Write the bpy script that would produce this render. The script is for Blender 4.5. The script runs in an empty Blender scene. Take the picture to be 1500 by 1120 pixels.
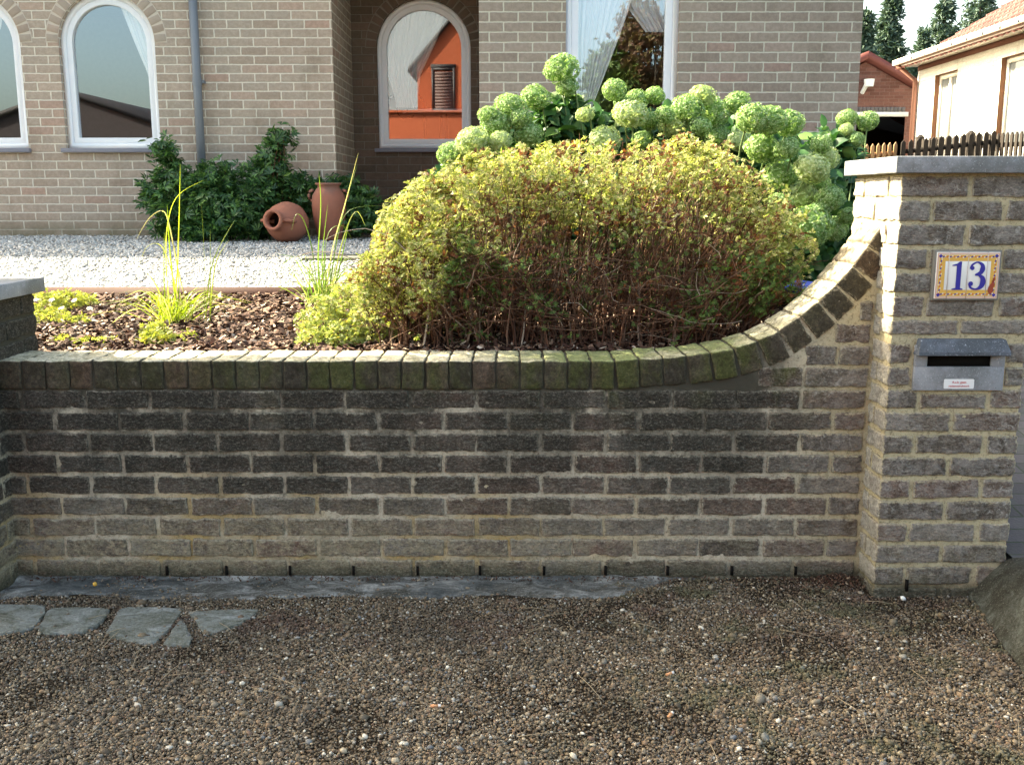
import bpy, math, random
import numpy as np
from mathutils import Vector, Matrix
R=math.radians
rng=np.random.default_rng(7); random.seed(7)
scene=bpy.context.scene; COL=scene.collection
# ------------------------------------------------------------ camera, sky, sun, exposure
EYE=1.35; PITCH=10.5; FPX=1480.0
cam=bpy.data.cameras.new('camera'); cam.sensor_width=36; cam.lens=FPX/1500*36; cam.clip_end=2000; cam.clip_start=.05
camo=bpy.data.objects.new('camera',cam); COL.objects.link(camo); camo.location=(0,0,EYE); camo.rotation_euler=(R(90-PITCH),0,0); scene.camera=camo
SUN_AZ=-64; SUN_EL=36
world=bpy.data.worlds.new("World"); scene.world=world; world.use_nodes=True
_n=world.node_tree.nodes.new('ShaderNodeTexSky'); _n.sky_type='NISHITA'; _n.sun_disc=False; _n.sun_elevation=R(SUN_EL); _n.sun_rotation=R(SUN_AZ)
_n.air_density=1.0; _n.dust_density=4.5; _n.ozone_density=1.0
world.node_tree.links.new(_n.outputs[0],world.node_tree.nodes['Background'].inputs[0]); world.node_tree.nodes['Background'].inputs[1].default_value=.13
sun=bpy.data.lights.new('sun','SUN'); sun.energy=4.3; sun.angle=R(.5); sun.color=(1,.95,.85)
suno=bpy.data.objects.new('sun',sun); COL.objects.link(suno)
_d=Vector((math.sin(R(SUN_AZ))*math.cos(R(SUN_EL)),math.cos(R(SUN_AZ))*math.cos(R(SUN_EL)),math.sin(R(SUN_EL))))
suno.rotation_euler=_d.to_track_quat('Z','Y').to_euler(); suno.location=_d*20
scene.view_settings.view_transform='Standard'; scene.view_settings.look='None'; scene.view_settings.gamma=1; scene.view_settings.exposure=2.52; scene.view_settings.use_white_balance=True; scene.view_settings.white_balance_temperature=7900; scene.view_settings.white_balance_tint=2
scene.cycles.max_bounces=8; scene.cycles.transparent_max_bounces=16; scene.cycles.use_denoising=True; scene.cycles.caustics_reflective=False; scene.cycles.caustics_refractive=False
# ------------------------------------------------------------ pixel -> world
_c,_s=math.cos(R(PITCH)),math.sin(R(PITCH))
def ray(px,py):
    X=(px-750)/FPX; Y=(py-560)/FPX; return X,_c-Y*_s,-_s-Y*_c
def PD(px,py,D):
    x,y,z=ray(px,py); k=D/y; return Vector((x*k,D,EYE+z*k))
def PZ(px,py,Z=0):
    x,y,z=ray(px,py); k=(Z-EYE)/z; return Vector((x*k,y*k,Z))
def PX(px,py,XW):
    x,y,z=ray(px,py); k=XW/x; return Vector((XW,y*k,EYE+z*k))
# ------------------------------------------------------------ mesh helpers
def mesh(name,v,f,mat=None,smooth=False):
    me=bpy.data.meshes.new(name); v=np.asarray(v,dtype=np.float32).reshape(-1,3)
    if isinstance(f,np.ndarray):
        n,k=f.shape
        me.vertices.add(len(v)); me.vertices.foreach_set('co',v.ravel())
        me.loops.add(n*k); me.loops.foreach_set('vertex_index',f.astype(np.int32).ravel())
        me.polygons.add(n); me.polygons.foreach_set('loop_start',np.arange(0,n*k,k,dtype=np.int32))
        me.update(calc_edges=True); me.validate()
    else:
        me.from_pydata([tuple(map(float,p)) for p in v],[],[tuple(int(i) for i in q) for q in f]); me.update()
    if smooth: me.polygons.foreach_set('use_smooth',np.ones(len(me.polygons),dtype=bool))
    if mat is not None: me.materials.append(mat)
    return me
def link(name,me,parent=None,loc=None):
    o=bpy.data.objects.new(name,me); COL.objects.link(o)
    if parent is not None: o.parent=parent
    if loc is not None: o.location=loc
    return o
def tag(o,label=None,cat=None,group=None,kind=None):
    for k,v in (('label',label),('category',cat),('group',group),('kind',kind)):
        if v: o[k]=v
    return o
def thing(name,label,cat,group=None,loc=(0,0,0)):
    return tag(link(name,None,None,loc),label,cat,group)
class MB:
    """collects verts / faces; world coordinates minus origin"""
    def __init__(s,org=(0,0,0)): s.att=[]; s.v=[]; s.f=[]; s.n=0; s.o=np.array(org,dtype=float)
    def add(s,v,f):
        v=np.asarray(v,dtype=float).reshape(-1,3); s.v.append(v-s.o); s.f+= [tuple(i+s.n for i in q) for q in f]; s.n+=len(v)
    def box(s,a,b,bev=0):
        x0,y0,z0=a; x1,y1,z1=b
        s.add([(x0,y0,z0),(x1,y0,z0),(x1,y1,z0),(x0,y1,z0),(x0,y0,z1),(x1,y0,z1),(x1,y1,z1),(x0,y1,z1)],
              [(0,3,2,1),(4,5,6,7),(0,1,5,4),(1,2,6,5),(2,3,7,6),(3,0,4,7)])
    def tube(s,pts,rad,n=8,cap=True):
        pts=[Vector(p) for p in pts]; rad=rad if hasattr(rad,'__len__') else [rad]*len(pts); V=[];F=[]
        for i,p in enumerate(pts):
            t=(pts[min(i+1,len(pts)-1)]-pts[max(i-1,0)]).normalized(); a=t.orthogonal().normalized() if abs(t.z)<.9 else Vector((1,0,0)); a=(a-t*a.dot(t)).normalized(); b=t.cross(a)
            for k in range(n):
                q=2*math.pi*k/n; V.append(p+(a*math.cos(q)+b*math.sin(q))*rad[i])
        for i in range(len(pts)-1):
            for k in range(n): F.append((i*n+k,i*n+(k+1)%n,(i+1)*n+(k+1)%n,(i+1)*n+k))
        if cap: F+= [tuple(range(n))[::-1],tuple((len(pts)-1)*n+k for k in range(n))]
        s.add(V,F)
    def prism(s,poly,y0,y1):
        n=len(poly); s.add([(x,y0,z) for x,z in poly]+[(x,y1,z) for x,z in poly],[tuple(range(n))[::-1],tuple(range(n,2*n))]+[(i,(i+1)%n,n+(i+1)%n,n+i) for i in range(n)])
    def build(s,name,mat,parent=None,smooth=False,loc=None):
        v=np.concatenate(s.v) if s.v else np.zeros((0,3))
        if s.f and all(len(q)==4 for q in s.f): me=mesh(name,v,np.array(s.f),mat,smooth)
        else: me=mesh(name,v,s.f,mat,smooth)
        if s.att:
            at=me.attributes.new('edge','FLOAT','POINT'); at.data.foreach_set('value',np.concatenate(s.att).astype(np.float32))
        return link(name,me,parent,tuple(s.o) if loc is None and parent is None else loc)
def bevel(o,w,seg=2):
    m=o.modifiers.new('b','BEVEL'); m.width=w; m.segments=seg; m.limit_method='ANGLE'; return o
# value noise
def _h(i,j,k,s):
    n=(i*374761393+j*668265263+k*2147483647+s*1274126177)&0xffffffff; n=((n^(n>>13))*1274126177)&0xffffffff; n=(n^(n>>16)); return (n&0xffffff)/float(0xffffff)*2-1
def vnoise(p,scale,seed=0):
    p=np.asarray(p,dtype=float)/scale+1000; i=np.floor(p).astype(np.int64); f=p-i; f=f*f*(3-2*f); r=0
    for a in (0,1):
        for b in (0,1):
            for c in (0,1):
                w=(f[:,0] if a else 1-f[:,0])*(f[:,1] if b else 1-f[:,1])*(f[:,2] if c else 1-f[:,2])
                r=r+w*_h(i[:,0]+a,i[:,1]+b,i[:,2]+c,seed)
    return r
def fbm(p,scale,seed=0,o=3):
    return sum(vnoise(p,scale/2**k,seed+k*17)*.5**k for k in range(o))
def rotmats(n,normal=None,tilt=None):
    """random rotation matrices (N,3,3); columns are local axes; local z near the given normal"""
    if normal is None:
        z=rng.normal(size=(n,3))
    else:
        z=np.broadcast_to(np.asarray(normal,dtype=float),(n,3))+rng.normal(size=(n,3))*(tilt if tilt is not None else .3)
    z=z/np.linalg.norm(z,axis=1)[:,None]
    a=rng.normal(size=(n,3)); x=np.cross(a,z); x/=np.linalg.norm(x,axis=1)[:,None]; y=np.cross(z,x)
    return np.stack([x,y,z],axis=2)
def frames(y,spin=None):
    """local y along the given directions"""
    y=y/np.linalg.norm(y,axis=1)[:,None]; a=rng.normal(size=y.shape); x=np.cross(y,a); x/=np.linalg.norm(x,axis=1)[:,None]; z=np.cross(x,y)
    return np.stack([x,y,z],axis=2)
def scatter(bv,bf,pos,rot,scale):
    bv=np.asarray(bv,dtype=float); bf=np.asarray(bf); scale=np.asarray(scale,dtype=float)
    if scale.ndim==1: scale=np.repeat(scale[:,None],3,1)
    loc=bv[None]*scale[:,None,:]; w=np.einsum('nij,nvj->nvi',rot,loc)+np.asarray(pos)[:,None,:]
    f=(bf[None]+np.arange(len(pos))[:,None,None]*len(bv)).reshape(-1,bf.shape[1]); return w.reshape(-1,3),f
def ico():
    t=(1+5**.5)/2; v=np.array([(-1,t,0),(1,t,0),(-1,-t,0),(1,-t,0),(0,-1,t),(0,1,t),(0,-1,-t),(0,1,-t),(t,0,-1),(t,0,1),(-t,0,-1),(-t,0,1)],dtype=float); v/=np.linalg.norm(v[0])
    f=np.array([(0,11,5),(0,5,1),(0,1,7),(0,7,10),(0,10,11),(1,5,9),(5,11,4),(11,10,2),(10,7,6),(7,1,8),(3,9,4),(3,4,2),(3,2,6),(3,6,8),(3,8,9),(4,9,5),(2,4,11),(6,2,10),(8,6,7),(9,8,1)]); return v,f
ICO=ico()
LEAF=(np.array([(0,0,0),(-.32,.5,.1),(0,1,-.05),(.32,.5,.1)]),np.array([(0,3,2),(0,2,1)]))
def palm_leaf(k=5,spread=1.15,w=.3):
    V=[];F=[]
    for i in range(k):
        a=(i-(k-1)/2)*spread/(k-1)*2 if k>1 else 0; c,s=math.cos(a),math.sin(a); L=1-.12*abs(i-(k-1)/2); b=len(V)
        for x,y,z in ((0,0,0),(-w/2,.6,.08),(0,1,-.04),(w/2,.6,.08)): V.append((x*c*L+y*s*L,y*c*L-x*s*L,z+.1*abs(a)))
        F+=[(b,b+3,b+2),(b,b+2,b+1)]
    return np.array(V),np.array(F)
PALM=palm_leaf()
def rand_ico_set(v): return v
# ------------------------------------------------------------ node helpers
class NT:
    def __init__(s,name):
        s.m=bpy.data.materials.new(name); s.m.use_nodes=True; s.t=s.m.node_tree; s.b=s.t.nodes['Principled BSDF']; s.out=s.t.nodes['Material Output']
    def n(s,typ,**kw):
        nd=s.t.nodes.new('ShaderNode'+typ)
        for k,v in kw.items(): setattr(nd,k,v)
        return nd
    def l(s,a,b): s.t.links.new(a,b); return s
    def set(s,inp,v):
        if isinstance(v,bpy.types.NodeSocket): s.t.links.new(v,inp)
        else: inp.default_value=v
    def pos(s):
        return s.n('NewGeometry').outputs['Position']
    def obj(s): return s.n('TexCoord').outputs['Object']
    def isl(s): return s.n('NewGeometry').outputs['Random Per Island']
    def mapv(s,v,scale=(1,1,1),loc=(0,0,0)):
        m=s.n('Mapping'); s.l(v,m.inputs[0]); m.inputs['Scale'].default_value=scale; m.inputs['Location'].default_value=loc; return m.outputs[0]
    def noise(s,v,scale,detail=4,rough=.55,dist=0):
        m=s.n('TexNoise'); s.l(v,m.inputs['Vector']); m.inputs['Scale'].default_value=scale; m.inputs['Detail'].default_value=detail; m.inputs['Roughness'].default_value=rough; m.inputs['Distortion'].default_value=dist; return m.outputs['Fac']
    def vor(s,v,scale,out='Distance',feature='F1'):
        m=s.n('TexVoronoi',feature=feature); s.l(v,m.inputs['Vector']); m.inputs['Scale'].default_value=scale; return m.outputs[out]
    def ramp(s,fac,stops,interp='LINEAR'):
        r=s.n('ValToRGB'); s.l(fac,r.inputs[0]); e=r.color_ramp; e.interpolation=interp
        while len(e.elements)<len(stops): e.elements.new(.5)
        for el,(p,c) in zip(e.elements,stops):
            el.position=p; el.color=(c,c,c,1) if not hasattr(c,'__len__') else (*c,1)
        return r.outputs[0]
    def mix(s,fac,a,b,mode='MIX'):
        m=s.n('Mix',data_type='RGBA',blend_type=mode); s.set(m.inputs[0],fac)
        for i,v in ((6,a),(7,b)):
            s.set(m.inputs[i],v if isinstance(v,bpy.types.NodeSocket) else (*v,1))
        return m.outputs[2]
    def math(s,op,a,b=0,c=None,clamp=False):
        m=s.n('Math',operation=op,use_clamp=clamp); s.set(m.inputs[0],a); s.set(m.inputs[1],b)
        if c is not None: s.set(m.inputs[2],c)
        return m.outputs[0]
    def sep(s,v):
        m=s.n('SeparateXYZ'); s.l(v,m.inputs[0]); return m.outputs
    def rng(s,v,a,b,c=0,d=1,smooth=True):
        m=s.n('MapRange',interpolation_type='SMOOTHSTEP' if smooth else 'LINEAR'); s.set(m.inputs[0],v); m.inputs[1].default_value=a; m.inputs[2].default_value=b; m.inputs[3].default_value=c; m.inputs[4].default_value=d; return m.outputs[0]
    def bump(s,h,strength=.5,dist=.01,nrm=None):
        b=s.n('Bump'); s.l(h,b.inputs['Height']); b.inputs['Strength'].default_value=strength; b.inputs['Distance'].default_value=dist
        if nrm is not None: s.l(nrm,b.inputs['Normal'])
        s.l(b.outputs[0],s.b.inputs['Normal']); return b.outputs[0]
    def col(s,c,rough=.8,spec=.3):
        s.set(s.b.inputs['Base Color'],c if isinstance(c,bpy.types.NodeSocket) else (*c,1)); s.set(s.b.inputs['Roughness'],rough); s.set(s.b.inputs['Specular IOR Level'],spec); return s
def simple(name,c,rough=.6,spec=.4,var=.12,scale=20,bump=0,metal=0):
    t=NT(name); p=t.obj(); n=t.noise(p,scale,5); c1=tuple(x*(1-var) for x in c); c2=tuple(min(1,x*(1+var)) for x in c)
    t.col(t.mix(n,c1,c2),rough,spec); t.b.inputs['Metallic'].default_value=metal
    if bump: t.bump(t.noise(p,scale*4,4),bump,.003)
    return t.m
def leafmat(name,stops,trans=.45,rough=.5,spec=.3,tint=None,patch=None):
    t=NT(name); r=t.isl(); c=t.ramp(r,stops)
    if patch:   # patches of another leaf colour in clumps
        pn=t.noise(t.pos(),patch[0],2); c=t.mix(t.rng(pn,patch[1],patch[2]),c,t.ramp(r,patch[3]))
    t.col(c,rough,spec); tr=t.n('BsdfTranslucent'); t.l(t.mix(1.0,c,(1.0,1.0,.55),'MULTIPLY'),tr.inputs[0]); mx=t.n('MixShader'); mx.inputs[0].default_value=trans
    t.l(t.b.outputs[0],mx.inputs[1]); t.l(tr.outputs[0],mx.inputs[2]); t.l(mx.outputs[0],t.out.inputs[0]); return t.m
# ------------------------------------------------------------ materials
def wall_stain(t,p,c,k=1.0):
    x,y,z=t.sep(p); n=t.noise(t.mapv(p,(4.2,4.2,.75),(3,0,1)),1.5,6,.62,.4); h=t.math('MULTIPLY',t.rng(z,.08,.62,.0,1),t.rng(x,1.17,.72)); f=t.math('MULTIPLY',t.rng(t.math('ADD',n,t.math('MULTIPLY',h,.20)),.56,.72),h)
    f=t.math('MULTIPLY',f,t.rng(t.noise(p,55,5,.8),.30,.55,.55,1)); c=t.mix(t.math('MULTIPLY',f,.80*k),c,(.034,.031,.025))
    b=t.math('MULTIPLY',t.rng(z,.34,.06),t.rng(x,1.3,-.6,.45,1)); m=t.noise(p,9,7,.78,.5); c=t.mix(t.math('MULTIPLY',t.math('MULTIPLY',b,t.rng(m,.40,.60)),.8),c,t.mix(t.noise(p,60,4),(.20,.175,.12),(.34,.29,.19)))
    c=t.mix(t.math('MULTIPLY',t.rng(z,.075,.015),t.rng(m,.3,.55,.4,.9)),c,(.055,.052,.035)); return c
def wall_brick(name,stops,zone):
    t=NT(name); p=t.pos(); r=t.isl(); x,y,z=t.sep(p)
    base=t.ramp(r,stops)
    off=t.n('Combine'+'XYZ'); t.set(off.inputs[0],t.math('MULTIPLY',r,37.)); t.set(off.inputs[2],t.math('MULTIPLY',r,91.))
    va=t.n('VectorMath',operation='ADD'); t.l(p,va.inputs[0]); t.l(off.outputs[0],va.inputs[1]); q=va.outputs[0]
    n1=t.noise(q,9,5,.65); base=t.mix(t.rng(n1,.35,.7),t.mix(1.0,base,(.62,.6,.58),'MULTIPLY'),base)
    n2=t.noise(q,26,6,.7,.6); base=t.mix(t.rng(n2,.5,.72),base,t.mix(1.0,base,(1.75,1.65,1.5),'MULTIPLY'))
    red=t.noise(q,6,3); base=t.mix(t.math('MULTIPLY',t.rng(red,.64,.76),.5),base,(.20,.085,.055))
    striat=t.noise(t.mapv(q,(22,22,95)),1.3,6,.72,1.6); sa=t.math('MULTIPLY',t.rng(striat,.50,.66),t.rng(t.noise(p,4.5,3),.35,.6,.25,.85)); base=t.mix(t.math('MULTIPLY',sa,.6),base,(.36,.34,.29)); base=t.mix(t.math('MULTIPLY',t.rng(striat,.46,.34),.75),base,(.035,.030,.025))
    # lime bloom: pale scratches, strongest near the pillar and on its faces
    lim=t.noise(q,34,6,.8,.8); low=t.noise(p,2.6,3); 
    zx=t.rng(x,zone[0],zone[1]); amt=t.math('MULTIPLY',t.rng(lim,.50,.66),t.math('MULTIPLY',t.rng(low,.36,.62),t.math('ADD',t.math('MULTIPLY',zx,.8),.16)))
    base=t.mix(amt,base,(.50,.48,.45))
    # sandy efflorescence at the foot on the left
    sl=t.math('MULTIPLY',t.rng(z,.40,.10),t.rng(x,.75,-.7)); ns=t.noise(p,46,5,.75); base=t.mix(t.math('MULTIPLY',sl,t.rng(ns,.42,.68)),base,(.36,.30,.20))
    nxl=t.sep(t.n('NewGeometry').outputs['Normal'])[0]; lf=t.math('MULTIPLY',t.math('MULTIPLY',t.rng(nxl,-.4,-.8),t.rng(x,1.1,1.2)),t.rng(t.noise(q,28,6,.8,.6),.36,.56,.35,.9)); base=t.mix(lf,base,(.50,.475,.41))  # left side of the pillar painted paler for sunlight, along with its lime bloom
    pw=t.math('MULTIPLY',t.rng(x,1.0,1.25),t.rng(t.noise(q,13,6,.8,.5),.38,.62,.0,.70)); base=t.mix(pw,base,(.28,.255,.235))
    # soot and algae film
    gz=t.math('MULTIPLY',t.rng(z,.12,.46),t.rng(x,1.16,.66)); gn=t.noise(t.mapv(p,(1.3,1.3,.8)),2.1,5,.65); gr=t.math('MULTIPLY',gz,t.rng(gn,.30,.58,.45,1.0)); base=t.mix(t.math('MULTIPLY',gr,.80),base,(.030,.027,.021))
    # mortar smeared over the brick edges
    ea=t.n('Attribute'); ea.attribute_name='edge'; en=t.noise(p,75,5,.8); sm=t.math('ADD',t.math('MULTIPLY',ea.outputs['Fac'],1.0),t.math('MULTIPLY',t.math('SUBTRACT',en,.5),2.6)); big=t.noise(p,3.7,4,.6); sm=t.rng(sm,.46,.10); sm=t.math('MULTIPLY',sm,t.rng(big,.36,.60,.30,1))
    base=t.mix(t.math('MULTIPLY',sm,.75),base,t.mix(t.rng(x,.85,1.2),(.40,.36,.28),(.46,.40,.27)))
    # green algae just above the ground and below the coping
    ga=t.noise(t.mapv(p,(7,7,2.0)),1.2,4,.6); gm=t.math('MULTIPLY',t.rng(z,.09,.0),t.rng(ga,.3,.6)); base=t.mix(t.math('MULTIPLY',gm,.75),base,(.085,.088,.05))
    gm2=t.math('MULTIPLY',t.math('MULTIPLY',t.rng(z,.50,.80),t.rng(x,1.3,.9)),t.math('MULTIPLY',t.rng(ga,.50,.68),t.rng(x,-1.3,-.1))); base=t.mix(t.math('MULTIPLY',gm2,.75),base,(.085,.10,.022))
    base=wall_stain(t,p,base); gs=t.noise(t.mapv(p,(1,1,1.7)),95,6,.85,.6); base=t.mix(t.rng(gs,.51,.60,0,.75),base,t.mix(.55,t.mix(1.0,base,(2.4,2.3,2.1),'MULTIPLY'),(.24,.225,.19))); base=t.mix(t.rng(gs,.47,.38,0,.8),base,t.mix(1.0,base,(.38,.36,.33),'MULTIPLY')); base=t.mix(1.0,base,(1.22,1.22,1.22),'MULTIPLY'); t.col(base,.88,.22)
    t.bump(t.math('ADD',t.math('MULTIPLY',striat,1.2),t.noise(q,120,5,.75)),.95,.009)
    return t.m
BR_STOPS=[(0,(.085,.068,.055)),(.25,(.135,.108,.088)),(.45,(.165,.132,.108)),(.62,(.18,.118,.095)),(.8,(.225,.195,.165)),(1,(.175,.155,.138))]
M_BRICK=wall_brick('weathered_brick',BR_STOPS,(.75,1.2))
def cop_mat():
    t=NT('mossy_coping_brick'); p=t.pos(); r=t.isl(); x,y,z=t.sep(p); nz=t.sep(t.n('NewGeometry').outputs['Normal'])[2]
    base=t.ramp(r,[(0,(.055,.047,.037)),(.4,(.085,.070,.053)),(.65,(.072,.064,.046)),(.85,(.11,.075,.055)),(1,(.095,.082,.065))])
    n=t.noise(p,30,6,.7); base=t.mix(t.rng(n,.35,.7),t.mix(1.0,base,(.55,.55,.5),'MULTIPLY'),base)
    al=t.noise(t.mapv(p,(3.4,3.4,1.6)),1.3,5,.7); g=t.math('MULTIPLY',t.rng(al,.42,.62),t.math('MULTIPLY',t.rng(x,-1.45,-.35,.35,1),t.rng(x,1.12,.85)))
    base=t.mix(t.math('MULTIPLY',g,.75),base,(.062,.072,.020))
    top=t.rng(nz,.35,.8); tn=t.noise(p,22,6,.7); tc=t.mix(t.rng(tn,.35,.65),(.34,.31,.21),(.64,.58,.44)); mo=t.math('MULTIPLY',t.rng(x,-.25,.25),t.math('MULTIPLY',t.rng(x,1.0,.72),t.rng(t.noise(p,5,3),.25,.5)))  # top faces painted pale for sunlight; moss greens the middle stretch
    tc=t.mix(t.math('MULTIPLY',mo,.85),tc,(.13,.17,.055)); tc=t.mix(t.math('MULTIPLY',t.rng(t.noise(t.mapv(p,(1.6,1,1)),16,7,.8,1.2),.48,.60,0,.72),t.rng(x,.1,.6,.35,1)),tc,(.11,.10,.06)); base=t.mix(t.math('MULTIPLY',top,.9),base,tc)  # dark dapple painted on the tops, imitating broken shade along the sweep
    lim=t.noise(p,38,6,.8,.8); base=t.mix(t.math('MULTIPLY',t.rng(lim,.6,.7),t.math('MULTIPLY',t.rng(x,.85,1.15,.25,.8),.7)),base,(.42,.40,.36))
    ea=t.n('Attribute'); ea.attribute_name='edge'; sm=t.rng(t.math('ADD',ea.outputs['Fac'],t.math('MULTIPLY',t.math('SUBTRACT',t.noise(p,60,5,.8),.5),2.6)),.45,.1); base=t.mix(t.math('MULTIPLY',t.math('MULTIPLY',sm,t.rng(nz,.5,.1)),t.rng(x,.7,1.1,.35,.8)),base,t.mix(t.rng(x,.6,1.0),(.10,.095,.07),(.30,.26,.19))); gs=t.noise(p,85,6,.85,.6); base=t.mix(t.rng(gs,.51,.62,0,.6),base,t.mix(1.0,base,(2.2,2.1,1.9),'MULTIPLY')); base=t.mix(t.rng(gs,.48,.38,0,.75),base,t.mix(1.0,base,(.4,.4,.38),'MULTIPLY')); t.col(base,.9,.2); t.bump(t.noise(p,110,5,.75),.8,.004); return t.m
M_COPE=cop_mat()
def mortar_mat(name,clean,x0,x1):  # noqa
    t=NT(name); p=t.pos(); x,y,z=t.sep(p); n=t.noise(p,60,5,.7)
    c=t.mix(n,tuple(a*.8 for a in clean),tuple(min(1,a*1.15) for a in clean))
    grey=t.mix(n,(.38,.33,.25),(.64,.57,.45)); c=t.mix(t.rng(x,x0,x1),grey,c)
    ye=t.noise(p,3.2,3); c=t.mix(t.math('MULTIPLY',t.math('MULTIPLY',t.rng(ye,.42,.6),t.rng(z,.55,.15)),t.rng(x,.9,-.2)),c,(.42,.30,.13))
    gz=t.math('MULTIPLY',t.rng(z,.30,.76),t.rng(x,1.15,.8)); gn=t.noise(p,7,5,.7); c=t.mix(t.math('MULTIPLY',gz,t.rng(gn,.44,.58,0,.92)),c,(.05,.046,.038))
    gn2=t.noise(t.mapv(p,(3,3,3)),3.1,5,.7); c=t.mix(t.math('MULTIPLY',t.rng(gn2,.56,.70),t.rng(x,1.25,1.0,.1,.75)),c,(.09,.085,.06))
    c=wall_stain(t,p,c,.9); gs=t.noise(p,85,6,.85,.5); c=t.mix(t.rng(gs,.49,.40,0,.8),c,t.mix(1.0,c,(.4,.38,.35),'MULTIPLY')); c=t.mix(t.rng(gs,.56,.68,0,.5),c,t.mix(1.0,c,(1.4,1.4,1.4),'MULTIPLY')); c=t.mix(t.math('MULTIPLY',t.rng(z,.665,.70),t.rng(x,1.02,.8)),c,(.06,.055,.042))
    t.col(c,.95,.15); t.bump(t.noise(p,260,4,.8),.7,.003); return t.m
M_MORT=mortar_mat('sandy_mortar',(.50,.43,.28),.85,1.2)
def stone_mat(name,c1,c2,spark=(.5,.5,.5),rough=.75):
    t=NT(name); p=t.pos(); n=t.noise(p,14,5,.6); c=t.mix(n,c1,c2); m=t.noise(p,5,5,.7); c=t.mix(t.rng(m,.42,.62),t.mix(1.0,c,(.6,.6,.56),'MULTIPLY'),c); c=t.mix(t.rng(t.noise(p,180,3,.8),.58,.72),c,spark); c=t.mix(t.rng(t.noise(p,130,3,.8),.62,.7),c,tuple(a*.3 for a in c1))
    t.col(c,rough,.35); t.bump(t.noise(p,220,4,.7),.4,.002); return t.m
M_BLUE=stone_mat('bluestone',(.22,.23,.255),(.34,.35,.375),(.52,.53,.55))
M_BLUED=stone_mat('rough_bluestone',(.07,.085,.11),(.15,.17,.21),(.42,.45,.52))
M_CONC=stone_mat('mossy_concrete',(.085,.080,.065),(.19,.175,.145),(.36,.36,.34),.9)
def footing_mat():
    t=NT('stained_concrete'); p=t.pos(); x,y,z=t.sep(p); n=t.noise(t.mapv(p,(1,2.2,1)),7,8,.8,.9); c=t.ramp(n,[(.36,(.035,.033,.026)),(.46,(.09,.087,.076)),(.54,(.18,.177,.165)),(.64,(.40,.39,.36))]); g=t.noise(p,120,4,.8); c=t.mix(t.rng(g,.55,.68),c,(.30,.29,.26)); c=t.mix(t.rng(g,.42,.32),c,(.04,.036,.028)); c=t.mix(t.math('MULTIPLY',t.rng(t.noise(p,2.2,4),.46,.60),.5),c,(.05,.062,.068)); t.col(c,.92,.2); t.bump(t.math('ADD',t.noise(p,70,6,.75),t.math('MULTIPLY',n,1.5)),.9,.006); return t.m
M_CONC=footing_mat()
t=NT('dirty_concrete'); p=t.pos(); n=t.noise(p,9,8,.8,.8); c=t.ramp(n,[(.34,(.022,.021,.015)),(.46,(.055,.052,.038)),(.57,(.10,.105,.085)),(.70,(.19,.20,.175))]); z=t.sep(p)[2]; c=t.mix(t.math('MULTIPLY',t.rng(z,.09,.14),.6),c,(.05,.045,.032)); g=t.noise(p,150,4,.85); c=t.mix(t.rng(g,.56,.66),c,(.22,.21,.18)); c=t.mix(t.rng(g,.43,.34),c,(.025,.022,.017)); t.col(c,.95,.15); t.bump(t.math('ADD',t.noise(p,60,6,.8),n),1,.012); M_HAUNCH=t.m
t=NT('flagstone_slate'); p=t.pos(); n=t.noise(t.mapv(p,(1,1.5,1)),9,8,.8,.8); c=t.ramp(n,[(.36,(.065,.065,.048)),(.45,(.14,.147,.12)),(.55,(.21,.222,.205)),(.66,(.36,.37,.35))]); g=t.noise(p,90,5,.85); c=t.mix(t.rng(g,.54,.62,0,.7),c,(.30,.30,.27)); c=t.mix(t.rng(g,.45,.38,0,.7),c,(.05,.048,.036)); t.col(c,.85,.3); t.bump(t.math('ADD',t.noise(p,45,7,.8),n),1,.008); M_FLAG=t.m
def pebble_mat(name,stops,soilc=(.06,.045,.03),green=True):
    t=NT(name); r=t.isl(); c=t.ramp(r,stops); n=t.noise(t.pos(),170,3); c=t.mix(n,t.mix(1.0,c,(.7,.7,.7),'MULTIPLY'),c); dirt=t.noise(t.pos(),2.3,4,.6)
    c=t.mix(1.0,c,(.98,.94,.88),'MULTIPLY') if green else c; c=t.mix(t.rng(dirt,.48,.66,0,.50),c,soilc); px_,py_,pz_=t.sep(t.pos()); gm=t.math('MULTIPLY',t.rng(t.noise(t.pos(),3.4,5,.7),.50,.62,0,.7),t.rng(px_,-.1,.6)); c=t.mix(gm,c,(.075,.075,.035)) if green else c; rd=t.math('MULTIPLY',t.rng(t.noise(t.mapv(t.pos(),(1,1,1),(5,2,1)),4.1,5,.7),.52,.62,0,.5),t.rng(py_,2.6,3.1)); c=t.mix(rd,c,(.085,.04,.03)) if green else c; t.col(c,.62,.4); return t.m
M_PEB=pebble_mat('river_pebbles',[(0,(.05,.038,.026)),(.14,(.085,.064,.042)),(.3,(.15,.11,.070)),(.42,(.27,.205,.13)),(.54,(.10,.09,.07)),(.64,(.25,.165,.10)),(.72,(.15,.145,.13)),(.81,(.34,.275,.19)),(.88,(.13,.07,.05)),(.92,(.50,.43,.32)),(.955,(.12,.14,.17)),(1,(.80,.76,.66))])
M_WGRAV=pebble_mat('white_gravel',[(0,(.26,.25,.23)),(.2,(.42,.41,.39)),(.5,(.54,.535,.52)),(.8,(.62,.62,.61)),(.93,(.70,.70,.69)),(1,(.42,.36,.30))],(.42,.41,.38),False)
def soil_mat(name,a,b,sc=60):
    t=NT(name); p=t.pos(); n=t.noise(p,sc,6,.7); c=t.mix(n,a,b); v=t.vor(p,140); t.col(t.mix(t.rng(v,.2,.5),c,tuple(x*.5 for x in a)),.95,.15); t.bump(t.math('ADD',n,v),.8,.01); return t.m
M_SOIL=soil_mat('pebble_soil',(.045,.032,.020),(.12,.088,.055))
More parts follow.
